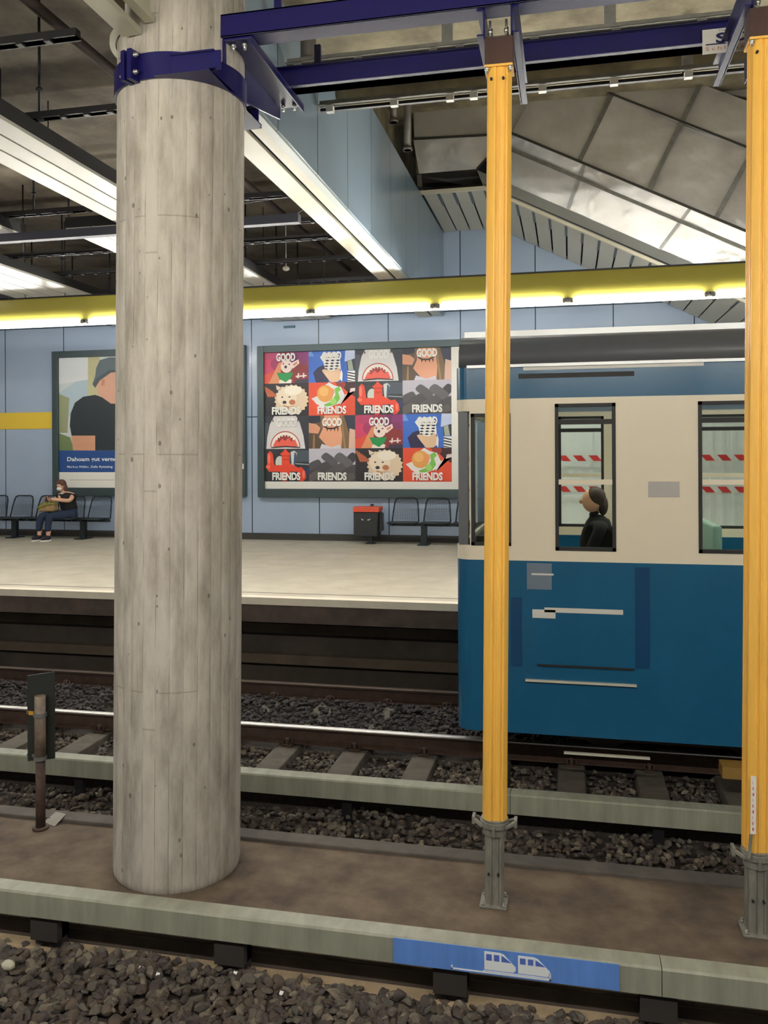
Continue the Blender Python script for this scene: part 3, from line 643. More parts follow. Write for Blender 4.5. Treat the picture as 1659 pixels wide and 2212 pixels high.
mb = MB(); mb.ell((0, 0, 0), (.06, .06, .04)); mb.build('detector_body', m_white, sp_); mb = MB(); mb.tube((0, 0, .02), (0, 0, 6.5 - p.z), .008, 6); mb.build('stem', m_white, sp_)
# sloping dark pipes along the viewing direction near the ceiling
for i, (x, z, r) in enumerate(((-4.25, 6.25, .05), (-6.3, 6.2, .06), (-3.05, 5.95, .04))):
    mb = MB(); mb.tube((x, 2.5, z), (x, 16.2, z), r, 12); tag(mb.build('ceiling_pipe', mat('brown_pipe', srgb(70, 58, 52), .6)), ['brown pipe running away under the dark ceiling left of the column', 'brown pipe running away under the ceiling at the far left', 'thin brown pipe running away beside the big beam'][i], 'pipe')

# ================================================================== CABLE RAILS RIGHT
def cable_rail(Y, z, label, clips, br):
    o = empty('cable_rail', (0, Y, z)); tag(o, label, 'cable rail')
    mb = MB(); mb.box((-2.36, 0, 0), (5, .012, .06)); mb.box((-2.36, -.05, .0), (5, 0, .008)); mb.build('rail_channel', m_rail_grey, o)
    mb = MB(); mb.box((-2.36, .03, -.03), (5, .07, .0)); mb.build('black_cable', m_black, o)
    for px, py in clips:
        p = PY(px, py, Y)
        mb = MB(); mb.box((p.x - .035, -.06, -.075), (p.x + .035, .0, -.02)); mb.build('white_clip', m_white, o)
    for px, py in br:
        p = PY(px, py, Y); mb = MB(); mb.box((p.x - .045, .012, .0), (p.x + .045, .05, 6.45 - z)); mb.build('hanger_bracket', m_zinc, o)
    return o
zr1 = PY(800, 115, 6.93).z - .03; zr2 = PY(1229, 172, 7.9).z - .03
cable_rail(6.93, zr1, 'galvanised cable rail seen between the two blue beams, white clips beneath', [(647, 133), (776, 117), (937, 100), (995, 92), (1155, 77), (1330, 57), (1515, 36)], [(965, 60), (1318, 20)])
cable_rail(7.9, zr2, 'galvanised cable rail beyond the rear blue beam, in front of the metal cladding', [(715, 229), (853, 217), (973, 205), (1024, 200), (1172, 185), (1326, 170), (1486, 153)], [(1486, 140)])
for i, (x, y, r) in enumerate(((-2.22, 7.1, .07),)):
    mb = MB(); mb.tube((x, y, 5.95), (x, y, 6.45), r, 18); mb.tube((x, y, 6.0), (x, y, 6.04), r + .015, 18); tag(mb.build('drain_pipe', mat('grey_brown_pipe', srgb(96, 88, 80), .6)), 'short grey-brown pipe stub beside the clad beam above the upper cable rail', 'pipe')
for i, px in enumerate((850, 880)):
    a = PY(px, 225, 11.2); b_ = PY(px, 265 if i == 0 else 325, 11.2)
    mb = MB(); mb.tube((a.x, 11.2, b_.z), (a.x, 11.2, 8.29), .05, 14); mb.tube((a.x, 11.2, b_.z), (a.x, 11.2, b_.z + .04), .065, 14)
    tag(mb.build('vertical_pipe', mat('steel_pipe', srgb(120, 114, 106), .45, .4)), ['shorter vertical pipe beside the clad beam left of the metal cladding', 'longer vertical pipe right next to the metal cladding edge'][i], 'pipe')

# ================================================================== ESCALATOR HULL (metal cladding)
YH = 13.9
def hull_mat():
    m = bpy.data.materials.new('dull_sheet_metal'); m.use_nodes = True; nt = m.node_tree; N = nt.nodes; L = nt.links; b = N['Principled BSDF']
    b.inputs['Metallic'].default_value = .6; b.inputs['Roughness'].default_value = .33
    tc = N.new('ShaderNodeTexCoord'); nz = N.new('ShaderNodeTexNoise'); nz.inputs['Scale'].default_value = .8; nz.inputs['Detail'].default_value = 4; L.new(tc.outputs['Object'], nz.inputs['Vector'])
    rp = N.new('ShaderNodeValToRGB'); rp.color_ramp.elements[0].position = .35; rp.color_ramp.elements[0].color = srgb(196, 192, 188); rp.color_ramp.elements[1].position = .65; rp.color_ramp.elements[1].color = srgb(236, 235, 234); L.new(nz.outputs[0], rp.inputs[0]); L.new(rp.outputs[0], b.inputs['Base Color'])
    bp = N.new('ShaderNodeBump'); bp.inputs['Strength'].default_value = .35; bp.inputs['Distance'].default_value = .35; L.new(nz.outputs[0], bp.inputs['Height']); L.new(bp.outputs[0], b.inputs['Normal'])
    rr = math_node(nt, 'ADD', math_node(nt, 'MULTIPLY', nz.outputs[0], .25), .2); L.new(rr, b.inputs['Roughness'])
    return m
m_hull = hull_mat()
hull = empty('escalator_casing', (0, YH, 7)); tag(hull, 'sloping sheet metal casing with slatted underside hanging beside the blue back wall', 'casing')
hullinv = Vector((0, YH, 7))
def hp(px, py, dy=0): return PY(px, py, YH + dy) - hullinv
def quadpanel(pts, th=.02, name='metal_sheet', m=m_hull, dy=None):
    mb = MB(); n = len(pts)
    vs = [Vector(p) for p in pts] + [Vector(p) + Vector((0, th, 0)) for p in pts]
    mb.add(vs, [tuple(range(n)), tuple(reversed(range(n, 2*n)))] + [(i, (i+1) % n, (i+1) % n + n, i + n) for i in range(n)])
    return mb.build(name, m, hull)
# joints (lines down the slope), as x,y pairs at a left and a right point
def ln(a, b):
    def f(x): return a[1] + (b[1] - a[1]) * (x - a[0]) / (b[0] - a[0])
    return f
top = ln((1100, 20), (1611, 215)); l1 = ln((1100, 120), (1611, 321)); l2 = ln((1101, 289), (1544, 474)); l3 = ln((1100, 399), (1499, 571)); l0 = ln((1100, -120), (1611, 80))
rnd = random.Random(5)
def isect(f, a, b):       # where the cross joint a-b meets slope line f
    lo, hi = -2.0, 3.0
    for _ in range(60):
        t = (lo + hi) / 2; x = a[0] + (b[0]-a[0])*t; y = a[1] + (b[1]-a[1])*t
        if y < f(x): lo = t
        else: hi = t
    return (x, y)
crosses = [((1159, 190), (1107, 287)), ((1335, 179), (1253, 347)), ((1525, 157), (1402, 409)), ((1640, 300), (1544, 476)), ((1850, 230), (1700, 520)), ((2000, 230), (1860, 540)), ((2180, 230), (2040, 560))]
def wob(dyx): return rnd.uniform(-1, 1) * dyx
for (A, B) in zip(crosses, crosses[1:]):
    for fu, fl in ((l0, top), (top, l1), (l1, l2)):
        if (fu is l0): continue
        q = [isect(fu, *A), isect(fu, *B), isect(fl, *B), isect(fl, *A)]
        t1, t2 = wob(.05), wob(.05)
        pts = [hp(*q[0]) + Vector((0, t1, 0)), hp(*q[1]) + Vector((0, t2, 0)), hp(*q[2]) + Vector((0, -t1, 0)), hp(*q[3]) + Vector((0, -t2, 0))]
        quadpanel(pts)
    # seam strip on each cross joint
for A in crosses[1:5]:
    mb = MB(); p = hp(*isect(top, *A)) + Vector((0, -.05, 0)); q = hp(*isect(l2, *A)) + Vector((0, -.05, 0)); mb.bar(p, q, .07, .012, up=(0, 1, 0)); mb.build('seam_strip', m_zinc, hull)
for f, w_, a, b in ((l1, .03, 1254, 1900), (l2, .035, 1101, 2000)):
    mb = MB(); mb.bar(hp(a, f(a)) + Vector((0, -.07, 0)), hp(b, f(b)) + Vector((0, -.07, 0)), w_, .02, up=(0, 1, 0)); mb.build('seam_strip', mat('dark_seam', srgb(70, 68, 64), .5, .4), hull)
# first triangle beside the landing
quadpanel([hp(1100, 0), hp(1335, -60), hp(*isect(top, *crosses[1])), hp(*isect(l2, *crosses[0])), hp(1100, 289)], name='metal_sheet').location = (0, .06, 0)
# upper area behind, keeps the top closed
quadpanel([hp(880, -150, .3), hp(2300, -150, .3), hp(2300, 330, .3), hp(1100, 120, .3), hp(880, 120, .3)])
# lower belt, tilted inwards
lowcr = [((1101, 289), (1085, 399)), ((1262, 356), (1226, 465)), ((1490, 452), (1425, 552)), ((1700, 540), (1640, 640)), ((1960, 650), (1890, 740))]
for (A, B) in zip(lowcr, lowcr[1:]):
    q = [A[0], B[0], B[1], A[1]]; y1 = l3(B[1][0]); y0 = l3(A[1][0])
    t = wob(.03)
    quadpanel([hp(A[0][0], l2(A[0][0])), hp(B[0][0], l2(B[0][0])), hp(B[1][0], y1, .22 + t), hp(A[1][0], y0, .22 - t)])
    mb = MB(); mb.bar(hp(B[0][0], l2(B[0][0])) + Vector((0, -.03, 0)), hp(B[1][0], y1, .22) + Vector((0, -.05, 0)), .05, .012, up=(0, 1, 0)); mb.build('seam_strip', m_zinc, hull)
f4 = ln((1100, 322), (1611, 538))
mb = MB(); mb.bar(hp(1100, f4(1100)) + Vector((0, -.01, 0)), hp(1900, f4(1900)) + Vector((0, -.01, 0)), .05, .02, up=(0, 1, 0)); mb.build('seam_strip', m_zinc, hull)
quadpanel([hp(1030, 367, .2), hp(1960, l3(1960), .2), hp(1960, l3(1960) + 34, .03), hp(1045, 404, .03)], name='edge_angle', m=mat('bright_zinc_edge', srgb(196, 200, 198), .35, .5))
# landing part (level)
quadpanel([hp(890, 215 - 160), hp(1112, 185 - 160), hp(1101, 289), hp(895, 300)])
quadpanel([hp(893, 302), hp(1101, 291), hp(1030, 365, .15), hp(905, 375, .15)])
mb = MB(); mb.bar(hp(893, 301) + Vector((0, -.02, 0)), hp(1101, 290) + Vector((0, -.02, 0)), .035, .02, up=(0, 1, 0)); mb.bar(hp(1101, 289) + Vector((0, -.02, 0)), hp(1030, 366, .15) + Vector((0, -.02, 0)), .03, .02, up=(0, 1, 0)); mb.build('seam_strip', mat('dark_seam', srgb(70, 68, 64), .5, .4), hull)
quadpanel([hp(885, 377, .16), hp(1030, 367, .16), hp(1050, 378, .4), hp(1050, 408, .45), hp(900, 404, .45)], name='dark_reveal', m=mat('dark_reveal', srgb(58, 56, 52), .6))
quadpanel([hp(885, 150), hp(893, 150), hp(912, 404, .2), hp(902, 404, .2)], name='edge_strip', m=m_zinc)
# slatted soffit: every slat runs from the casing to the wall
def s_near(px): return 408 if px < 1045 else 408 + (px - 1045) * (571 - 408) / (1420 - 1045)
mbs = MB(); m_slat = mat('beige_slat', srgb(196, 192, 176), .45, .1)
kx = PY(1045, 408, YH).x; kz = PY(1045, 408, YH).z
q2 = PY(1420, 571, YH); slope = (q2.z - kz) / (q2.x - kx)
def zs_(x): return kz if x < kx else kz + slope * (x - kx)
sn = .262; x = -2.36
while x < 9.5:
    z_a = zs_(x); z_b = zs_(x + sn - .03)
    if z_b > .9 + 1.6:
        mbs.add([(x, .05, z_a - 7), (x + sn - .03, .05, z_b - 7), (x + sn - .03, 2.48, z_b - 7), (x, 2.48, z_a - 7), (x, .05, z_a - 6.97), (x + sn - .03, .05, z_b - 6.97), (x + sn - .03, 2.48, z_b - 6.97), (x, 2.48, z_a - 6.97)], [(0,3,2,1),(4,5,6,7),(0,1,5,4),(1,2,6,5),(2,3,7,6),(3,0,4,7)], 0)
        mbs.box((x + sn - .045, .1, z_b - 7.004), (x + sn + .012, .75, z_b - 6.99), 1)
    x += sn
mbs.build('slatted_soffit', [m_slat, mat('slate_slot', srgb(92, 98, 104), .5)], hull)
mb = MB()
for xa, xb in ((-2.36, kx), (kx, 7.5)):
    za, zb2 = zs_(xa) - 6.93, zs_(xb) - 6.93
    mb.add([(xa, .06, za), (xb, .06, zb2), (xb, 2.48, zb2), (xa, 2.48, za), (xa, .06, za + .03), (xb, .06, zb2 + .03), (xb, 2.48, zb2 + .03), (xa, 2.48, za + .03)], [(0,3,2,1),(4,5,6,7),(0,1,5,4),(1,2,6,5),(2,3,7,6),(3,0,4,7)])
mb.build('soffit_backing', m_groove, hull)
mb = MB(); mb.bar((kx - 1.2, .03, kz - 6.98), (kx, .03, kz - 6.98), .05, .09, up=(0, 1, 0)); mb.bar((kx, .03, kz - 6.98), (7.5, .03, zs_(7.5) - 6.98), .05, .07, up=(0, 1, 0)); mb.build('soffit_trim', mat('cream_trim', srgb(214, 208, 186), .45), hull)

# ================================================================== WHITE HOARDING + TAPE behind the train
YB = 13.5
hd = empty('site_hoarding', (.1, YB, PLAT)); tag(hd, 'white ribbed construction hoarding on the far platform behind the train', 'hoarding')
mb = MB(); mb.box((-.9, 0, 0), (6, .05, 2.35)); 
x = -.9
while x < 6: mb.box((x, -.012, 0), (x + .05, 0, 2.35)); x += .16
mb.build('hoarding_sheet', mat('white_hoarding', srgb(226, 228, 224), .5), hd)
mb = MB(); mb.box((-.9, -.04, 2.3), (6, .06, 2.42)); mb.build('top_rail', m_zinc, hd)
for x in (-.9, 1.55, 3.6): mb = MB(); mb.box((x - .04, -.05, 0), (x + .04, 0, 2.4)); mb.build('hoarding_post', m_zinc, hd)
for i, (z, lab) in enumerate(((2.50, 'upper red and white barrier tape on the hoarding, seen through the train windows'), (2.02, 'lower red and white barrier tape on the hoarding, seen through the train windows'))):
    o = empty('barrier_tape', (-.8, YB - .06, z - .045)); tag(o, lab, 'tape')
    mb = MB(); mb.box((0, 0, 0), (6.6, .003, .09)); mb.build('tape_strip', m_white, o)
    mb = MB(); x = 0
    while x < 6.4: mb.prism([(x, .0), (x + .13, .0), (x + .05, .09), (x - .08 if x > 0 else 0, .09)], 'y', -.002, -.0005); x += .235
    mb.build('red_stripes', mat('tape_red', srgb(206, 48, 48), .45), o)
# ================================================================== TRAIN
TY0, TY1 = 7.04, 9.44
TX0, TX1 = -.93, 7.5
m_tblue = mat('train_blue_enamel', srgb(20, 86, 122), .25, 0, .05, 2)
m_tcream = mat('train_cream_enamel', srgb(222, 212, 190), .28)
m_troof = mat('train_grey_roof', srgb(92, 94, 98), .4, .1)
m_rubber = mat('window_rubber', srgb(30, 28, 28), .6)
train = empty('underground_train', (TX0, TY0, 0)); tag(train, 'blue and cream underground train passing on the far track, heading left', 'train')
def T(x, y, z): return (x - TX0, y - TY0, z)
ZB, ZC0, ZC1, ZU = .255, 1.68, 3.02, 3.29
wins = [(-.80, -.47, 1.80, 2.90), (-.11, .37, 1.77, 2.97), (1.0, 2.3, 1.77, 2.97), (2.75, 3.25, 1.77, 2.97), (3.75, 5.05, 1.77, 2.97), (5.5, 6.0, 1.77, 2.97)]
def side(y, th, mbx, sgn):
    xs = TX0 + .12
    for (a, b, z0, z1) in wins:
        mbx.box(T(xs, y, ZC0), T(a, y + th, ZC1)); mbx.box(T(a, y, ZC0), T(b, y + th, z0)); mbx.box(T(a, y, z1), T(b, y + th, ZC1)); xs = b
    mbx.box(T(xs, y, ZC0), T(TX1, y + th, ZC1))
for y, nm in ((TY0, 'near'), (TY1 - .04, 'far')):
    mb = MB(); side(y, .04, mb, 1); mb.build('side_wall', m_tcream, train)
    mb = MB(); mb.box(T(TX0 + .12, y, ZB), T(TX1, y + .04, ZC0)); mb.build('lower_side', m_tblue, train)
    mb = MB(); mb.box(T(TX0 + .12, y, ZC1), T(TX1, y + .04, ZU)); mb.build('upper_side', m_tblue, train)
# rounded nose following the front, plan profile
def nose(z0, z1, m, name, r=.14, top=False):
    mb = MB(); pts = []; n = 8
    for i in range(n + 1):
        t = math.pi/2 * i / n; pts.append((TX0 + .12 - .12*math.sin(t) - TX0, .12 - .12*math.cos(t)))
    yy = TY1 - TY0
    outer = pts + [(x, yy - y) for x, y in reversed(pts)]
    inner = [(x + .04, min(max(y, .04), yy - .04)) for x, y in outer]
    mb.prism(outer + list(reversed(inner)), 'z', z0, z1); return mb.build(name, m, train)
nose(ZB, ZC0, m_tblue, 'nose_lower'); nose(ZC0, 1.80, m_tcream, 'nose_sill'); nose(2.92, ZC1, m_tcream, 'nose_header'); nose(ZC1, ZU, m_tblue, 'nose_upper')
mb = MB(); mb.box(T(TX0 + .01, TY0 + .12, 1.80), T(TX0 + .02, TY1 - .12, 2.92)); mb.build('windscreen', m_glass, train)
for y in (TY0 + .03, TY1 - .11):
    mb = MB(); mb.box(T(TX0 + .02, y, 1.8), T(TX0 + .1, y + .08, 2.92)); mb.build('windscreen_pillar', m_troof, train)
# roof
mb = MB(); prof = []; yw = TY1 - TY0
for i in range(17):
    t = math.pi * i / 16; prof.append((yw/2 - (yw/2) * (abs(math.cos(t))**.7 * (1 if math.cos(t) > 0 else -1)), ZU + .34*math.sin(t)**.55))
mb.prism(prof, 'x', 0.03, TX1 - TX0, smooth=True); mb.build('roof', m_troof, train)
mb = MB(); mb.box(T(TX0 + .1, TY0 - .02, ZU - .012), T(TX1, TY0 + .01, ZU + .012)); mb.build('rain_gutter', mat('pale_gutter', srgb(196, 198, 198), .35, .4), train)
mb = MB(); mb.box(T(TX0 + .05, TY0 + .26, 3.56), T(TX1, TY0 + .34, 3.62)); mb.build('roof_edge_rail', mat('pale_gutter', srgb(196, 198, 198), .35, .4), train)
# windows
for y, sg_ in ((TY0, -1), (TY1, 1)):
    for i, (a, b, z0, z1) in enumerate(wins):
        f = MB(); t = .028; ya, yb = (y - .008, y + .04) if sg_ < 0 else (y - .04, y + .008)
        f.box(T(a, ya, z0), T(a + t, yb, z1)); f.box(T(b - t, ya, z0), T(b, yb, z1)); f.box(T(a, ya, z0), T(b, yb, z0 + t)); f.box(T(a, ya, z1 - t), T(b, yb, z1))
        fo = f.build('window_frame', m_rubber, train)
        yc = (ya + yb) / 2
        g = MB(); g.box(T(a + t, yc - .003, z0 + t), T(b - t, yc + .003, z1 - t)); g.build('window_pane', m_glass, fo)
        if i:
            g = MB(); zz = 2.33; g.box(T(a + t, ya, zz - .02), T(b - t, yb, zz + .02)); tag(g.build('window_bar', m_tcream, fo), 'cream bar across the pane')
            g = MB(); g.box(T(a + t, ya + .01, z1 - .17), T(b - t, yb - .01, z1 - .13)); g.build('window_vent', m_rubber, fo)
# door outline and marks on the blue side
def mark(px0, py0, px1, py1, m, name, lab=None, th=.004):
    a = PY(px0, py0, TY0); b = PY(px1, py1, TY0)
    mb = MB(); mb.box(T(a.x, TY0 - th, min(a.z, b.z)), T(b.x, TY0 + .001, max(a.z, b.z))); o = mb.build(name, m, train)
    if lab: o['label'] = lab
    return o
m_mark = mat('pale_mark', srgb(206, 204, 196), .4)
m_dkblue = mat('dark_blue_panel', srgb(12, 64, 104), .3)
cr_ = mark(1138, 1216, 1192, 1274, mat('crest_grey', srgb(104, 118, 134), .4), 'crest_plate', 'grey crest plate under the first passenger window')
mark(1148, 1238, 1196, 1243, m_mark, 'crest_line', th=.007)
mark(1176, 1312, 1346, 1328, m_mark, 'lettering_strip', 'pale strip of lettering on the blue side')
mark(1150, 1316, 1200, 1336, m_mark, 'lettering_strip')
mark(1372, 1225, 1404, 1445, m_dkblue, 'door_seam'); mark(1104, 1290, 1128, 1440, m_dkblue, 'door_seam')
mark(1160, 1437, 1370, 1444, m_rubber, 'door_step', th=.02)
mark(1135, 1470, 1375, 1478, mat('bright_rail', srgb(220, 216, 200), .3, .3), 'step_rail', th=.03)
mark(1400, 1040, 1468, 1074, mat('notice_grey', srgb(172, 168, 164), .5), 'notice_plate', 'grey notice beside the first passenger window')
mark(1120, 808, 1370, 812, m_rubber, 'vent_slot'); mark(1130, 786, 1520, 790, m_mark, 'gutter_line')
# underside
mb = MB(); mb.box(T(TX0 + .2, TY0 + .12, ZB + .05), T(TX1, TY1 - .12, ZB + .2)); mb.build('floor_pan', m_black, train)
for bx in (.9, 3.0, 5.9):
    mb = MB(); mb.box(T(bx - .9, TY0 + .35, .12), T(bx + .9, TY0 + .48, .34)); mb.box(T(bx - .9, TY1 - .48, .12), T(bx + .9, TY1 - .35, .34)); bo = mb.build('bogie_frame', m_rail_side, train)
    for wx in (-.6, .6):
        for wy in (7.60, 9.02):
            mb = MB(); mb.tube(T(bx + wx, wy, .33), T(bx + wx, wy + .09, .33), .33, 32); mb.build('wheel', mat('wheel_steel', srgb(58, 50, 46), .5, .5), bo)
mb = MB(); mb.box(T(1.15, 6.93, .04), T(1.45, 7.1, .13)); mb.build('collector_shoe', mat('yellow_brown_shoe', srgb(140, 108, 50), .6), train)
mb = MB(); mb.box(T(-.05, 7.0, .12), T(.62, 7.03, .135)); mb.build('underside_rail', mat('bright_rail', srgb(220, 216, 200), .3, .3), train)
# interior
mb = MB(); mb.box(T(TX0 + .2, TY0 + .04, .98), T(TX1, TY1 - .04, 1.02)); mb.build('interior_floor', mat('interior_floor', srgb(90, 86, 80), .6), train)
mb = MB(); mb.box(T(TX0 + .2, TY0 + .3, 3.12), T(TX1, TY1 - .3, 3.15)); mb.build('interior_ceiling', mat('interior_cream', srgb(214, 208, 190), .5), train)
mb = MB(); mb.box(T(-.35, TY0 + .7, 3.08), T(TX1 - .3, TY0 + .78, 3.11)); mb.build('interior_light', mat('interior_lamp', (1, .95, .85, 1), .4, emit=6), train)
mb = MB(); mb.box(T(-.36, TY0 + .05, 1.02), T(-.33, TY0 + .75, 3.1)); mb.box(T(-.36, TY1 - .75, 1.02), T(-.33, TY1 - .05, 3.1)); mb.build('cab_partition', mat('interior_cream', srgb(214, 208, 190), .5), train)
mb = MB(); mb.box(T(TX0 + .14, TY0 + .3, 1.4), T(TX0 + .45, TY1 - .3, 1.85)); mb.build('driver_console', mat('console_brown', srgb(58, 48, 42), .6), train)
for i, x in enumerate((1.12, 1.95, 3.9, 4.7)):
    s = 1 if i % 2 == 0 else -1
    for y in (TY0 + .08, TY1 - 1.02):
        mb = MB(); mb.box(T(x, y, 1.44), T(x + .42, y + .92, 1.5)); xb = x if s > 0 else x + .38
        mb.box(T(xb, y, 1.44), T(xb + .07, y + .92, 1.98)); mb.box(T(x + .05, y + .1, 1.02), T(x + .3, y + .8, 1.44)); mb.build('passenger_seat', mat('mint_seat', srgb(142, 176, 160), .6), train, bevel=.02)

# ================================================================== FIGURES
def skin_fig(name, chain, edges, mats_, parent, root=0, sub=2):
    me = bpy.data.meshes.new(name); me.from_pydata([c[0] for c in chain], edges, []); o = bpy.data.objects.new(name, me); COL.objects.link(o); o.parent = parent
    me.materials.append(mats_); sk = o.modifiers.new('skin', 'SKIN'); sk.use_smooth_shade = True
    sv = me.skin_vertices[0].data
    for i, c in enumerate(chain): r = c[1]; sv[i].radius = (r, r) if isinstance(r, (int, float)) else r
    sv[root].use_root = True
    ss = o.modifiers.new('sub', 'SUBSURF'); ss.levels = sub; ss.render_levels = sub
    return o
m_skin = mat('skin', srgb(214, 168, 140), .55); m_hair = mat('brown_hair', srgb(98, 66, 50), .6, 0, .2, 30); m_blacktop = mat('black_cloth', srgb(22, 22, 24), .85)
m_navy = mat('navy_denim', srgb(34, 48, 72), .85); m_shoe = mat('dark_shoe', srgb(30, 28, 44), .6)
# bench first: thing built at its left seat
YS = 15.85
BS = .62
def bench(x0, nseat, legs, label):
    o = empty('platform_bench', (x0, YS, PLAT)); tag(o, label, 'bench')
    m = mat('dark_bench_steel', srgb(44, 52, 56), .45, .4)
    L_ = nseat * BS
    mb = MB(); mb.box((.02, -.03, .36), (L_ + .02, .05, .42)); mb.build('beam', m, o)
    for lx in legs: mb = MB(); mb.box((lx - .055, -.04, .0), (lx + .055, .06, .37)); mb.box((lx - .1, -.18, 0), (lx + .1, .2, .02)); mb.build('leg', m, o)
    for k in range(nseat):
        a = k * BS + .05; b = a + BS - .1
        mb = MB(); mb.box((a, -.26, .425), (b, .16, .44))
        for q in (a, b): mb.tube((q, -.27, .43), (q, .17, .43), .014, 8)
        mb.tube((a, -.27, .43), (b, -.27, .43), .016, 8); mb.bar((a + .06, -.2, .40), (a + .06, .1, .40), .04, .05); mb.bar((b - .06, -.2, .40), (b - .06, .1, .40), .04, .05)
        s_ = mb.build('seat', m, o)
        lean = .1
        mb = MB(); pts = [(a + .0, .17, .43), (a + .015, .22, .62), (a + .03, .17 + lean, .78), (a + .06, .17 + lean + .02, .86), (a + .11, .17 + lean + .03, .88), (b - .11, .17 + lean + .03, .88), (b - .06, .17 + lean + .02, .86), (b - .03, .17 + lean, .78), (b - .015, .22, .62), (b, .17, .43)]
        mb.path([Vector(p) for p in pts], .014, 8); fr = mb.build('back_frame', m, o)
        mb = MB(); n = 14      # see-through wire mesh
        for i in range(1, n): xx = a + .02 + (b - a - .04) * i / n; mb.bar((xx, .2, .45), (xx, .29, .87), .004)
        for i in range(1, n): zz = .45 + .42 * i / n; yy = .19 + .10 * i / n; mb.bar((a + .03, yy, zz), (b - .03, yy, zz), .004)
        mb.build('wire_mesh', m, fr)
    return o
def bx_at(px, py=1130): return PY(px, py, YS).x
xr = bx_at(234); xl = xr - 5 * BS
bench(xl, 5, [xr - .58 - xl, .9], 'dark wire bench with a masked person sitting on it, left of the column')
bench(bx_at(838), 4, [bx_at(916) - bx_at(838), 2.2], 'empty dark wire bench beside the litter bin, partly behind the train')

# seated person
px_ = bx_at(150)
per = empty('person', (px_, YS - .02, PLAT)); tag(per, 'person in black top and white face mask sitting on the bench holding a phone', 'person')
#  coordinates: x right, y away, z up from the platform; body turned a little to the left
B = [((0.02, 0, .50), (.14, .12)),            #0 pelvis
     ((0.0, .02, .64), (.165, .13)),          #1 belly
     ((-.03, .0, .78), (.15, .115)),          #2 chest
     ((-.06, -.01, .90), (.135, .09)),        #3 upper chest
     ((-.10, -.03, .98), .050),               #4 neck
     ((-.12, -.05, 1.03), .05),               #5 head base
     # right side of picture arm
     ((.10, .0, .905), .062), ((.13, -.17, .80), .047), ((-.10, -.34, .84), .036), ((-.17, -.38, .85), .026),   #6-9
     # other arm
     ((-.21, -.04, .89), .058), ((-.33, -.12, .73), .045), ((-.30, -.33, .83), .036), ((-.24, -.38, .86), .026), #10-13
     # legs
     ((.08, -.06, .50), .098), ((-.14, -.46, .50), .078), ((-.15, -.50, .12), .045), ((-.15, -.50, .06), .04),  #14-17
     ((-.09, -.06, .50), .098), ((-.36, -.42, .50), .078), ((-.38, -.46, .12), .045), ((-.38, -.46, .06), .04)] #18-21
E = [(0,1),(1,2),(2,3),(3,4),(4,5),(3,6),(6,7),(7,8),(8,9),(3,10),(10,11),(11,12),(12,13),(0,14),(14,15),(15,16),(16,17),(0,18),(18,19),(19,20),(20,21)]
skin_fig('body', B, E, m_skin, per)
# clothes, slightly larger chains over the body
top_c = [((0.02, 0, .47), (.165, .145)), ((0.0, .02, .64), (.19, .15)), ((-.03, .0, .78), (.175, .13)), ((-.06, -.01, .89), (.15, .098)), ((-.09, -.025, .945), .065), ((.11, .0, .90), .074), ((.135, -.05, .86), .066), ((-.215, -.04, .885), .07), ((-.25, -.06, .83), .062)]
skin_fig('black_top', top_c, [(0,1),(1,2),(2,3),(3,4),(3,5),(5,6),(3,7),(7,8)], m_blacktop, per)
leg_c = [((0, 0, .49), (.15, .13)), ((.08, -.08, .50), .11), ((-.14, -.47, .505), .09), ((-.15, -.505, .3), .07), ((-.15, -.51, .17), .068), ((-.09, -.08, .50), .11), ((-.36, -.43, .505), .09), ((-.38, -.465, .3), .07), ((-.38, -.47, .17), .068)]
skin_fig('trousers', leg_c, [(0,1),(1,2),(2,3),(3,4),(0,5),(5,6),(6,7),(7,8)], m_navy, per)
# head with face
hc = Vector((-.13, -.065, 1.11))
rt = Matrix.Rotation(-.35, 3, 'Z') @ Matrix.Rotation(.30, 3, 'X')
hd_ = MB(); hd_.ell(hc, (.076, .092, .108), 24, 16, rot=rt)
def hv(x, y, z): return hc + rt @ Vector((x, y, z))
hd_.ell(hv(0, -.02, -.06), (.055, .062, .055), 14, 10, rot=rt)
hd_.ell(hv(0, -.098, -.012), (.013, .018, .02), 10, 8, rot=rt)
for s in (-1, 1): hd_.ell(hv(s*.078, .005, -.005), (.010, .018, .03), 10, 8, rot=rt)
head_o = hd_.build('head', m_skin, per)
for s in (-1, 1):
    e = MB(); e.ell(hv(s*.03, -.083, .016), (.014, .008, .007), 10, 6, rot=rt); e.build('eye', m_blacktop, head_o)
e = MB(); e.ell(hv(0, -.062, -.04), (.062, .052, .048), 18, 12, rot=rt); tag(e.build('face_mask', mat('white_mask', srgb(236, 236, 234), .7), per), 'white face mask over nose and mouth')
e = MB(); e.ell(hv(0, .022, .034), (.092, .094, .098), 22, 14, rot=rt); e.ell(hv(.07, .03, -.05), (.035, .05, .085), 14, 10, rot=rt); e.ell(hv(-.07, .03, -.03), (.03, .045, .07), 14, 10, rot=rt); e.ell(hv(0, -.055, .085), (.07, .035, .026), 14, 8, rot=rt); e.ell(hv(0, .07, -.05), (.075, .045, .09), 14, 10, rot=rt)
e.build('hair', m_hair, per)
e = MB(); e.ring((-.10, -.03), .05, .075, .935, .965, n=20); e.build('striped_neckline', mat('white_stripe', srgb(190, 190, 188), .7), per)
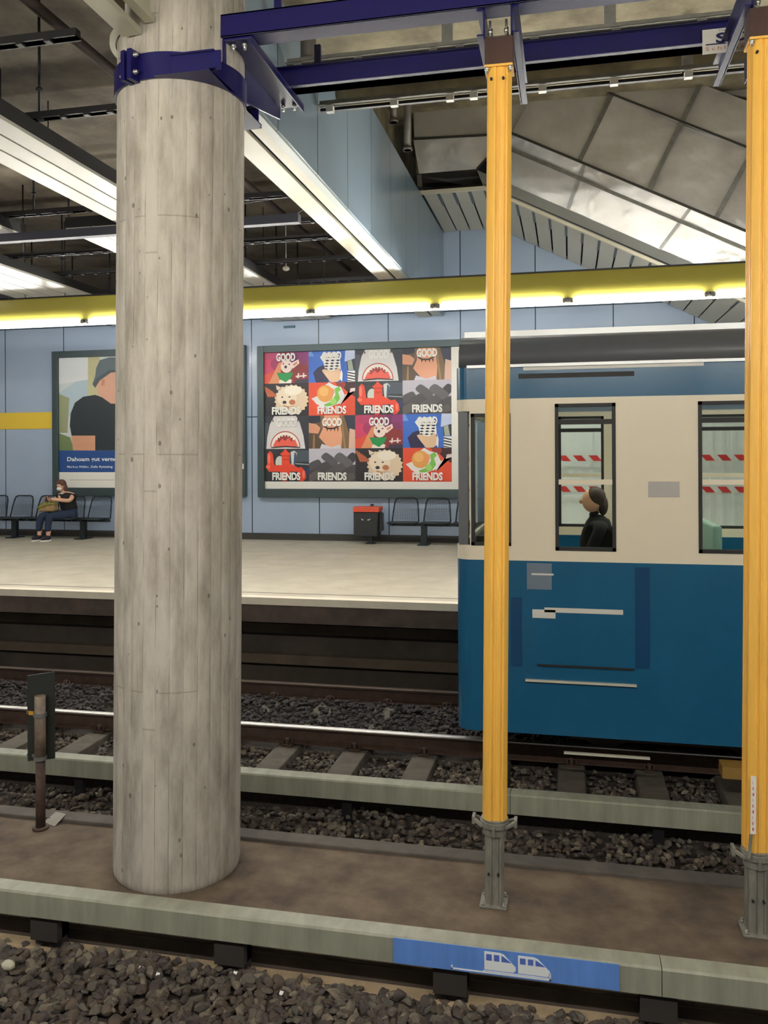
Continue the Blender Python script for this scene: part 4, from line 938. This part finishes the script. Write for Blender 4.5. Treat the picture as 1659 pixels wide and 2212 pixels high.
# hands
def hand(base, dirv, sidev, name='hand'):
    base = Vector(base); d = Vector(dirv).normalized(); s = Vector(sidev).normalized(); u = d.cross(s).normalized()
    ch = [(base, .022), (base + d*.05, .026), (base + d*.075, .024)]; ed = [(0, 1), (1, 2)]
    for k, (o_, l_) in enumerate(((-.027, .055), (-.009, .066), (.009, .062), (.026, .048))):
        i = len(ch); p0 = base + d*.082 + s*o_
        ch += [(p0, .0095), (p0 + d*l_*.45 - u*.012, .009), (p0 + d*l_*.7 - u*.035, .008)]; ed += [(2, i), (i, i+1), (i+1, i+2)]
    i = len(ch); ch += [(base + d*.03 - s*.034, .011), (base + d*.06 - s*.045 - u*.015, .0095), (base + d*.078 - s*.036 - u*.03, .008)]; ed += [(0, i), (i, i+1), (i+1, i+2)]
    return skin_fig(name, ch, ed, m_skin, per, 0, 1)
hand((-.16, -.38, .85), (-1, -.15, .1), (0, .25, 1)); hand((-.25, -.375, .86), (.65, -.6, .1), (0, .2, -1))
for s, (fx, fy) in enumerate(((-.15, -.50), (-.38, -.46))):
    e = MB(); dv = Vector((-.28, -1, 0)).normalized(); 
    rz = Matrix.Rotation(math.atan2(-dv.x, dv.y) + math.pi, 3, 'Z')
    c = Vector((fx, fy, .055)) + dv*.06
    e.ell(c, (.05, .13, .05), 16, 10, rot=rz); e.ell(Vector((fx, fy, .075)), (.048, .06, .055), 14, 10)
    so = e.build('shoe', m_shoe, per)
    e = MB(); e.prism([(x, y) for x, y in [((rz @ Vector((.052*math.cos(t), .135*math.sin(t), 0)) + c).x, (rz @ Vector((.052*math.cos(t), .135*math.sin(t), 0)) + c).y) for t in [2*math.pi*i/20 for i in range(20)]]], 'z', .0, .026); tag(e.build('shoe_sole', m_white, so), 'white sole')
# phone and bag
e = MB(); e.bar((-.225, -.45, .80), (-.205, -.42, .93), .07, .01, up=(0, 1, .2)); o = e.build('mobile_phone', mat('dark_red_phone', srgb(70, 34, 34), .4), None); o.location = (px_, YS - .02, PLAT); tag(o, 'small dark phone held in both hands of the seated person', 'phone')
bag = empty('handbag', (px_ - .26, YS - .34, PLAT + .59)); tag(bag, 'olive and tan handbag lying on the lap of the seated person', 'bag')
mb = MB()
prof = [(-.19, 0), (.17, 0), (.20, .06), (.16, .17), (.02, .21), (-.12, .17), (-.2, .08)]
mb.prism(prof, 'y', -.09, .08); mb.build('bag_body', mat('tan_canvas', srgb(150, 124, 84), .85, 0, .2, 12), bag, bevel=.03)
mb = MB(); mb.prism([(-.21, .08), (-.12, .165), (.02, .215), (.15, .19), (.2, .14), (.02, .12), (-.1, .08)], 'y', -.105, .06); mb.build('bag_flap', mat('olive_canvas', srgb(128, 124, 66), .85, 0, .25, 12), bag, bevel=.02)
mb = MB(); mb.path([Vector(p) for p in ((-.16, -.1, .06), (-.05, -.11, .1), (.06, -.1, .19), (.12, -.06, .24), (.05, .02, .25))], .010, 6); mb.build('bag_strap', mat('olive_canvas', srgb(128, 124, 66), .85), bag)

# passenger seen through first window
pp = empty('person', (.24, 7.62, 1.02)); tag(pp, 'dark-clothed passenger sitting inside the train behind the first passenger window', 'person')
B = [((0, 0, .48), (.15, .13)), ((0, .01, .64), (.16, .12)), ((0, 0, .82), (.17, .11)), ((-.01, 0, .93), (.12, .08)), ((-.02, 0, 1.0), .05), ((-.03, -.01, 1.04), .05),
     ((.03, -.17, .91), .06), ((-.08, -.2, .68), .05), ((-.26, -.12, .62), .035), ((.03, .17, .91), .06), ((-.08, .2, .68), .05), ((-.26, .12, .62), .035),
     ((-.05, -.09, .48), .09), ((-.46, -.09, .5), .07), ((-.46, -.09, .1), .045), ((-.05, .09, .48), .09), ((-.46, .09, .5), .07), ((-.46, .09, .1), .045)]
skin_fig('body', B, [(0,1),(1,2),(2,3),(3,4),(4,5),(3,6),(6,7),(7,8),(3,9),(9,10),(10,11),(0,12),(12,13),(13,14),(0,15),(15,16),(16,17)], m_blacktop, pp)
e = MB(); e.ell((-.04, 0, 1.13), (.09, .075, .105), 20, 14); e.ell((-.135, 0, 1.12), (.018, .012, .02)); e.build('head', m_skin, pp)
e = MB(); e.ell((-.012, 0, 1.16), (.088, .085, .092), 20, 12); e.ell((.05, 0, 1.09), (.045, .07, .09), 14, 10); e.build('hair', mat('dark_hair', srgb(58, 44, 36), .6, 0, .3, 40), pp)
for s in (-1, 1):
    e = MB(); e.ell((-.52, s*.09, .045), (.12, .045, .045), 14, 8); e.build('shoe', m_shoe, pp)
    e = MB(); e.ell((-.30, s*.12, .62), (.05, .03, .022), 12, 8); e.build('hand', m_skin, pp)
mb = MB(); mb.box(T(.02, TY0 + .12, 1.40), T(.44, TY0 + 1.0, 1.46)); mb.box(T(.40, TY0 + .12, 1.40), T(.46, TY0 + 1.0, 1.95)); mb.box(T(.1, TY0 + .2, 1.02), T(.35, TY0 + .9, 1.4)); mb.build('passenger_seat', mat('mint_seat', srgb(142, 176, 160), .6), train, bevel=.02)

# ================================================================== LITTER BIN
p = PY(795, 1130, 15.9)
bn = empty('litter_bin', (p.x, 15.9, PLAT)); tag(bn, 'black litter bin with an orange-red lid rim on a short post beside the empty bench', 'bin')
z0 = PY(795, 1157, 15.9).z - PLAT; z1 = PY(795, 1105, 15.9).z - PLAT; zt = PY(795, 1094, 15.9).z - PLAT
hw = (PY(820, 1130, 15.9).x - PY(767, 1130, 15.9).x) / 2
m_bin = mat('black_bin', srgb(38, 40, 42), .45)
mb = MB(); mb.prism([(-hw, z0), (hw*.9, z0), (hw, z1), (-hw, z1)], 'y', -.18, .16); mb.build('bin_body', m_bin, bn, bevel=.012)
mb = MB(); mb.prism([(-hw - .01, z1), (hw + .01, z1), (hw + .02, zt), (-hw - .005, zt)], 'y', -.2, .17); mb.build('bin_lid', mat('orange_red_lid', srgb(222, 84, 56), .4), bn, bevel=.012)
mb = MB(); mb.box((hw, -.1, z0 + .1), (hw + .05, .1, z1 - .02)); mb.build('side_ashtray', m_bin, bn, bevel=.006)
mb = MB(); mb.box((.02, -.04, 0), (.09, .04, z0 + .01)); mb.box((-.03, -.09, 0), (.14, .09, .02)); mb.build('bin_post', m_bin, bn)
mb = MB(); mb.box((.02, .12, z1), (.08, .17, zt + .04)); mb.build('lid_hinge', m_bin, bn)
mb = MB()
zc = z0 + (z1 - z0)*.68
mb.prism([(-.10, zc + .03), (-.04, zc - .0), (-.07, zc - .012)], 'y', -.183, -.1805); mb.prism([(.10, zc + .03), (.02, zc - .0), (.06, zc - .012)], 'y', -.183, -.1805)
mb.build('bin_emblem', m_mark, bn)

# small sign on wall above poster
a = PY(613, 704, 16.38); b_ = PY(637, 708, 16.38)
mb = MB(); mb.box((a.x, 16.36, b_.z), (b_.x, 16.395, a.z)); tag(mb.build('wall_plate', mat('dark_teal_plate', srgb(60, 92, 110), .5)), 'tiny dark blue plate on the wall above the colourful billboard', 'sign')
# ================================================================== BILLBOARDS
YW = 16.40
m_frame = mat('billboard_frame', srgb(66, 80, 82), .4, .3)
def flat(name, c, rough=.45): return mat(name, srgb(*c), rough)
def billboard(px0, px1, zb_px, zt_px, label):
    a = PY(px0, zt_px, YW - .1); b = PY(px1, zb_px, YW - .1)
    return a, b
# ---- left billboard
a = PY(113, 762, YW - .1); b_ = PY(531, 1073, YW - .1); z0 = PY(531, 1073, YW - .1).z; z1 = PY(531, 745, YW - .1).z
lb = empty('billboard', (a.x, YW - .1, z0)); tag(lb, 'framed billboard with a man in hat and black shirt, mostly hidden by the column', 'billboard')
BW = b_.x - a.x; BH = z1 - z0
def frame(o, w, h, t=.14):
    mb = MB(); mb.box((0, -.03, 0), (t, .1, h)); mb.box((w - t, -.03, 0), (w, .1, h)); mb.box((t, -.03, 0), (w - t, .1, t*1.25)); mb.box((t, -.03, h - t), (w - t, .1, h)); mb.build('frame', m_frame, o, bevel=.008)
    mb = MB(); mb.box((t, .03, t), (w - t, .08, h - t)); return mb.build('poster_sheet', flat('poster_white', (228, 226, 218)), o)
ps = frame(lb, BW, BH)
ix0, ix1, iz0, iz1 = .14, BW - .14, .175, BH - .14
def art(o, polys, Y0, name='poster_print'):
    # polys: list of (colour, [(x,z)...]) painted in order on the poster plane
    mats_ = []; mb = MB()
    for k, (c, pts) in enumerate(polys):
        m = flat('print_%d_%d_%d' % c, c)
        if m not in mats_: mats_.append(m)
        y = Y0 - .0006 * (k + 1); mb.add([(x, y, z) for x, z in pts], [tuple(range(len(pts)))], mats_.index(m))
    return mb.build(name, mats_, o)
def L2(px, py): p = PY(px, py, YW - .07); return (p.x - a.x, p.z - z0)
def circ(cx_, cz, rx, rz, n=18, a0=0, a1=360): return [(cx_ + rx*math.cos(math.radians(a0 + (a1 - a0)*i/n)), cz + rz*math.sin(math.radians(a0 + (a1-a0)*i/n))) for i in range(n if a1 - a0 == 360 else n + 1)]
polys = [((196, 204, 204), [L2(126, 973), L2(522, 973), L2(522, 760), L2(126, 773)]),
         ((172, 190, 200), [L2(126, 900), L2(200, 900), L2(200, 800), L2(126, 850)]),
         ((216, 220, 222), [L2(126, 830), L2(190, 820), L2(190, 770), L2(126, 773)]),
         ((186, 182, 140), [L2(190, 973), L2(215, 973), L2(215, 768), L2(190, 770)]),
         ((110, 128, 84), [L2(126, 973), L2(160, 973), L2(152, 945), L2(126, 935)]),
         ((150, 156, 120), [L2(126, 935), L2(146, 935), L2(150, 860), L2(126, 850)]),
         # arm
         ((206, 152, 120), [L2(158, 973), L2(206, 973), L2(206, 936), L2(154, 936)]),
         # shirt
         ((40, 48, 52), [L2(206, 973), L2(520, 973), L2(500, 900), L2(420, 850), L2(300, 862), L2(232, 862), L2(206, 853), L2(180, 857), L2(162, 870), L2(153, 893), L2(151, 920), L2(155, 941), L2(206, 941)]),
         ((206, 158, 134), [L2(212, 852), L2(240, 872), L2(300, 872), L2(300, 800), L2(214, 800), L2(208, 826)]),
         ((190, 132, 108), [L2(219, 833), L2(226, 833), L2(227, 820), L2(220, 818)]),
         ((92, 106, 112), [L2(200, 830), L2(206, 838), L2(216, 822), L2(240, 805), L2(300, 800), L2(300, 772), L2(236, 772), L2(216, 778), L2(208, 795), L2(206, 812)]),
         ((74, 86, 92), [L2(200, 830), L2(206, 838), L2(216, 822), L2(240, 805), L2(300, 800), L2(300, 796), L2(236, 799), L2(210, 816)]),
         ((36, 76, 138), [L2(126, 1020), L2(522, 1020), L2(522, 974), L2(126, 973)]),
         ((232, 230, 220), [L2(126, 1057), L2(522, 1057), L2(522, 1020), L2(126, 1020)]),
         ((190, 186, 176), [L2(150, 1036), L2(320, 1036), L2(320, 1037.5), L2(150, 1037.5)])]
art(lb, polys, .03)
mb = MB()
p = L2(146, 997); q = L2(300, 984); put_text(mb, 'Dahoam gut vernetzt', p[0], p[1] - .02, 1.36, .115, .015, 0, .02); mb.build('headline', flat('headline_white', (235, 236, 236)), lb); mb = MB()
p = L2(146, 1011); put_text(mb, 'Markus Müller, Zella Ryttsting', p[0], p[1] - .01, 1.08, .06, .015, 0, .015)
mb.build('name_line', flat('headline_white', (235, 236, 236)), lb)
mb = MB(); mb.box((BW - .07, -.034, .57), (BW - .03, -.031, .68)); mb.build('frame_label', m_white, lb)
# ---- centre billboard
a = PY(556, 748, YW - .1); zb2 = PY(556, 1074, YW - .1).z; BW = 4.42
z0 = zb2; BH = PY(556, 748, YW - .1).z - zb2
cb = empty('billboard', (a.x, YW - .1, z0)); tag(cb, 'framed billboard with sixteen colourful picture tiles reading GOOD FRIENDS', 'billboard')
frame(cb, BW, BH)
def L3(px, py): p = PY(px, py, YW - .07); return (p.x - a.x, p.z - z0)
gx0, gz0 = L3(570, 1040); gx1, _z = L3(976, 1040); gz1 = L3(571, 759)[1]
cw = (gx1 - gx0) / 4; chh = (gz1 - gz0) / 4
def stripes(c1, c2, x0, x1, y0, y1, n, sl=0.0):
    r = [(c1, [(x0, y0), (x1, y0), (x1, y1), (x0, y1)])]
    for i in range(n):
        za = y0 + (y1-y0)*(i + .25)/n; zb_ = y0 + (y1-y0)*(i + .7)/n; r.append((c2, [(x0, za), (x1, za - sl), (x1, zb_ - sl), (x0, zb_)]))
    return r
full = [(0, 0), (1, 0), (1, 1), (0, 1)]
def chihuahua():
    r = [((150, 44, 76), full)]
    for cx_, cz, rr, c in ((.08, .82, .13, (188, 60, 88)), (.22, .85, .15, (176, 54, 100)), (.1, .52, .17, (200, 56, 96)), (.3, .6, .14, (160, 44, 92)), (.75, .8, .18, (120, 40, 96)), (.9, .85, .14, (134, 44, 110)), (.85, .62, .12, (124, 42, 92))):
        r.append((c, circ(cx_, cz, rr, rr*1.3)))
    r += [((134, 40, 42), [(.45, .0), (1, 0), (1, .5), (.8, .6), (.6, .45)]), ((216, 78, 54), [(.0, .0), (.35, 0), (.32, .45), (.1, .3), (0, .3)]), ((214, 140, 96), [(.12, .0), (.36, 0), (.42, .68), (.34, .62)]),
          ((236, 214, 204), circ(.52, .52, .13, .2)), ((236, 214, 204), [(.6, .6), (.78, .72), (.8, .6), (.66, .44)]), ((206, 130, 118), [(.66, .58), (.75, .66), (.76, .6), (.68, .52)]),
          ((40, 26, 30), circ(.5, .5, .03, .045)), ((60, 40, 40), circ(.45, .6, .018, .02)), ((60, 40, 40), circ(.58, .58, .02, .02)), ((238, 224, 214), [(.35, 0), (.62, 0), (.64, .1), (.5, .16), (.36, .1)]),
          ((18, 140, 68), [(.30, .33), (.48, .31), (.67, .33), (.62, .16), (.5, .03), (.36, .14)]), ((226, 208, 206), [(.72, .22), (.96, .24), (.96, .2), (.72, .18)]), ((230, 210, 200), [(.75, .15), (.77, .3), (.8, .3), (.79, .15)]), ((230, 210, 200), [(.88, .15), (.88, .3), (.91, .3), (.91, .15)]), ((54, 48, 66), [(.7, 0), (1, 0), (1, .12), (.72, .1)])]
    return r
def weave():
    r = [((52, 104, 196), full), ((110, 150, 220), [(0, .8), (.12, .8), (.05, 1), (0, 1)]), ((36, 30, 72), [(.1, .3), (.2, .45), (.32, .52), (.48, .2), (.42, .0), (.16, 0)]),
         ((190, 200, 226), [(.78, .62), (1, .6), (1, 1), (.8, 1)]), ((44, 46, 66), [(.84, .35), (1, .35), (1, .7), (.82, .62)]), ((160, 170, 150), [(.86, .35), (.97, .35), (.93, .66), (.84, .62)])]
    r += stripes((235, 235, 232), (40, 40, 48), .84, 1, .0, .33, 4, .05)
    r += [((238, 236, 228), [(.25, .76), (.33, .6), (.36, .38), (.6, .3), (.7, .4), (.68, .78), (.6, .9), (.32, .88)])]
    for j in range(5):
        for i in range(3): cx_ = .42 + .115*i - .01*j; cz = .74 - .085*j; r.append(((34, 30, 62), [(cx_ - .05, cz), (cx_, cz + .03), (cx_ + .05, cz), (cx_, cz - .03)]))
    r += [((222, 186, 152), [(.3, .38), (.36, .4), (.52, .32), (.66, .44), (.7, .3), (.72, .1), (.62, 0), (.48, .0), (.38, .18), (.34, .26), (.3, .34)]), ((238, 236, 228), [(.68, .1), (.71, .4), (.74, .25), (.73, .0)])]
    return r
def shark():
    r = [((44, 46, 56), full), ((70, 76, 84), [(0, 0), (.2, 0), (.1, .8), (0, .8)]), ((214, 210, 208), [(.06, 0), (.08, .35), (.14, .75), (.24, 1), (.72, 1), (.8, .8), (.88, .4), (.92, 0)]),
         ((30, 30, 36), circ(.21, .86, .012, .04)), ((30, 30, 36), circ(.76, .87, .012, .05)), ((178, 66, 62), circ(.48, .06, .33, .48, 20, 0, 180)), ((236, 228, 218), circ(.48, .06, .31, .45, 20, 0, 180)), ((150, 48, 50), circ(.48, .06, .24, .36, 20, 0, 180))]
    for i in range(11):
        t = math.radians(8 + i*164/10); c_, s_ = math.cos(t), math.sin(t); q = math.radians(6)
        r.append(((238, 230, 220), [(.48 + .27*math.cos(t - q), .06 + .40*math.sin(t - q)), (.48 + .27*math.cos(t + q), .06 + .40*math.sin(t + q)), (.48 + .205*c_, .06 + .30*s_)]))
    r += [((226, 92, 76), [(.2, .07), (.28, .28), (.34, .2), (.42, .32), (.48, .24), (.56, .34), (.62, .22), (.7, .28), (.76, .07)]), ((40, 30, 36), [(.16, .05), (.48, .09), (.82, .05), (.8, .02), (.48, .05), (.18, .02)])]
    return r
def choker():
    r = [((92, 74, 58), full), ((40, 46, 66), [(.76, .45), (1, .4), (1, 1), (.72, 1)]), ((30, 34, 50), [(0, .75), (.24, .8), (.3, 1), (0, 1)]), ((208, 146, 112), [(0, .48), (.0, .78), (.16, .74), (.26, .62), (.2, .45)]),
         ((222, 158, 124), [(.28, 1), (.68, 1), (.68, .7), (.8, .4), (.72, .0), (.4, .05), (.22, .35), (.3, .6), (.3, .75)]), ((120, 92, 66), [(.25, 1), (.34, 1), (.3, .7), (.24, .55), (.26, .8)]), ((122, 96, 66), [(.66, 1), (.76, 1), (.96, 0), (.7, 0), (.72, .4)]), ((156, 124, 86), [(.69, 1), (.71, 1), (.8, 0), (.76, 0)]),
         ((86, 68, 52), [(0, .0), (.3, 0), (.2, .42), (.05, .44), (0, .42)]), ((150, 116, 74), [(.08, .0), (.1, .42), (.13, .42), (.13, 0)]),
         ((48, 30, 30), [(.32, .70), (.42, .63), (.54, .63), (.66, .7), (.67, .66), (.55, .58), (.41, .58), (.31, .66)]), ((206, 202, 210), [(.24, .0), (.7, 0), (.68, .12), (.5, .04), (.28, .14)]), ((214, 176, 156), [(.86, .0), (1, 0), (1, .55), (.88, .6)])]
    for x in (.40, .48, .56, .63): r.append(((48, 30, 30), [(x - .02, .62), (x + .02, .62), (x, .5)]))
    return r
def fluffy():
    r = [((34, 28, 34), full)]
    for k in range(4): x = .0 + .05*k; r.append(((178, 92, 56), [(x, .92 - .05*k), (x + .04, .94 - .05*k), (x + .15, .62), (x + .1, .58)]))
    pts = []; rr = random.Random(2)
    for i in range(44):
        t = 2*math.pi*i/44; k = 1 + (.07 if i % 2 else -.04) + rr.uniform(-.02, .02); pts.append((.62 + .36*math.cos(t)*k, .5 + .44*math.sin(t)*k))
    pts = [(min(x, 1), min(max(z, 0), 1)) for x, z in pts]
    r += [((222, 200, 170), pts), ((232, 216, 192), circ(.52, .58, .22, .3)), ((226, 206, 178), [(.3, .8), (.28, .95), (.42, .86)]), ((240, 230, 212), circ(.66, .78, .2, .14)), ((52, 36, 34), circ(.47, .42, .045, .05)), ((60, 44, 40), circ(.42, .58, .02, .025)), ((60, 44, 40), circ(.58, .58, .025, .02)), ((188, 114, 76), circ(.64, .42, .07, .08)), ((196, 150, 104), [(.44, .34), (.55, .3), (.7, .3), (.6, .22), (.45, .26)])]
    return r
def burger():
    r = [((224, 76, 44), full), ((60, 30, 32), [(.55, 1), (1, 1), (1, .55), (.85, .68), (.7, .9)]), ((150, 52, 42), circ(.7, .92, .1, .12)), ((232, 210, 208), [(.66, .5), (.84, .66), (1, .72), (1, .82), (.9, .8), (.86, .55), (.68, .3)]), ((228, 226, 222), [(.06, .52), (.2, .6), (.36, .92), (.44, 1), (.56, .9), (.7, .85), (.78, .6), (.66, .35), (.4, .24), (.24, .28), (.14, .4)]),
         ((226, 158, 80), circ(.36, .66, .18, .26)), ((236, 182, 108), circ(.33, .72, .1, .14)), ((124, 190, 80), [(.28, .3), (.5, .42), (.58, .62), (.56, .8), (.66, .88), (.7, .76), (.64, .7), (.68, .5), (.6, .34), (.42, .26)]), ((160, 214, 110), circ(.53, .42, .07, .09)), ((232, 150, 90), circ(.5, .72, .06, .1)), ((236, 230, 226), [(.12, .5), (.24, .36), (.36, .3), (.28, .26), (.16, .36)])]
    return r
def hydrant():
    r = [((40, 44, 50), full), ((70, 82, 92), [(.55, .6), (1, .6), (1, .95), (.6, .95)]), ((34, 50, 92), [(.6, .4), (1, .4), (1, .2), (.7, .2)]), ((150, 160, 164), [(.7, .56), (1, .53), (1, .5), (.7, .53)]), ((200, 206, 198), circ(.36, .58, .1, .2)), ((206, 210, 204), [(.6, .9), (.68, .94), (.74, .86), (.68, .48), (.62, .5)]), ((60, 84, 112), [(.68, .9), (.73, .84), (.7, .5), (.66, .5)]),
         ((226, 70, 44), [(.08, .84), (.14, .94), (.2, .86), (.24, .5), (.4, .5), (.4, .8), (.36, .84), (.42, .9), (.48, 1), (.54, .9), (.6, .86), (.57, .8), (.58, .56), (.76, .42), (.84, .44), (.92, .3), (.94, .12), (.88, .02), (.8, .0), (.74, .3), (.58, .3), (.5, .0), (.42, 0), (.36, .3), (.12, .3), (.04, .46), (.08, .52)]),
         ((240, 120, 96), circ(.12, .7, .03, .16)), ((240, 110, 84), circ(.1, .45, .05, .06)), ((196, 50, 34), [(.4, .8), (.58, .8), (.58, .77), (.4, .77)]), ((196, 50, 34), [(.42, .68), (.57, .68), (.57, .65), (.42, .65)]), ((240, 116, 90), circ(.88, .22, .03, .12))]
    return r
def tyres():
    r = [((188, 184, 196), full)]
    def ty(cx_, cz, ln_, wd, ang, c):
        ca, sa = math.cos(ang), math.sin(ang); pts = []
        for i in range(16):
            t = 2*math.pi*i/16; x = ln_*(abs(math.cos(t))**.5)*(1 if math.cos(t) > 0 else -1); y = wd*(abs(math.sin(t))**.5)*(1 if math.sin(t) > 0 else -1)
            X_, Z_ = cx_ + x*ca - y*sa, cz + (x*sa + y*ca)*1.2; pts.append((min(max(X_, 0), 1), min(max(Z_, 0), 1)))
        return (c, pts)
    r += [((66, 60, 64), [(0, 0), (1, 0), (1, .5), (.5, .5), (0, .45)]), ty(.12, .5, .16, .1, .5, (78, 76, 80)), ty(.92, .7, .14, .1, .9, (56, 56, 62)), ty(.45, .66, .2, .1, -.75, (86, 84, 88)), ty(.75, .64, .22, .11, -.75, (96, 94, 98)), ty(.28, .4, .2, .11, .6, (74, 70, 72)), ty(.58, .34, .22, .11, .6, (84, 80, 82)), ty(.9, .3, .2, .12, .6, (70, 66, 68)), ty(.1, .16, .18, .1, .5, (92, 86, 86)), ty(.42, .1, .22, .09, .4, (78, 72, 72)), ty(.8, .1, .2, .09, .4, (88, 82, 80))]
    return r
rows = [[chihuahua, weave, shark, choker], [fluffy, burger, hydrant, tyres], [shark, choker, chihuahua, weave], [hydrant, tyres, fluffy, burger]]
tnames = {chihuahua: 'small dog in a green bib on purple', weave: 'hand holding a woven strip on blue', shark: 'toy shark with open mouth', choker: 'neck with long hair and choker', fluffy: 'fluffy pale dog', burger: 'bun with lettuce on orange-red', hydrant: 'red inflatable shape', tyres: 'pile of dark tyres'}
for ri, row in enumerate(rows):
    for ci, fn in enumerate(row):
        ox = gx0 + ci*cw; oz = gz1 - (ri + 1)*chh
        # clip art to the cell
        pol = [(c, [(ox + min(max(x, 0), 1)*cw, oz + min(max(z, 0), 1)*chh) for x, z in pts]) for c, pts in fn()]
        t = art(cb, pol, .03, 'picture_tile'); t['label'] = tnames[fn]
        mb = MB()
        if ri % 2 == 0: put_text(mb, 'GOOD', ox + .30*cw, oz + .67*chh, .42*cw, .25*chh, -.004, 0, .045)
        else: put_text(mb, 'FRIENDS', ox + .2*cw, oz + .04*chh, .62*cw, .24*chh, -.004, 0, .045)
        mb.build('tile_word', flat('word_white', (232, 232, 226) if fn is not shark else (226, 224, 224)), t)
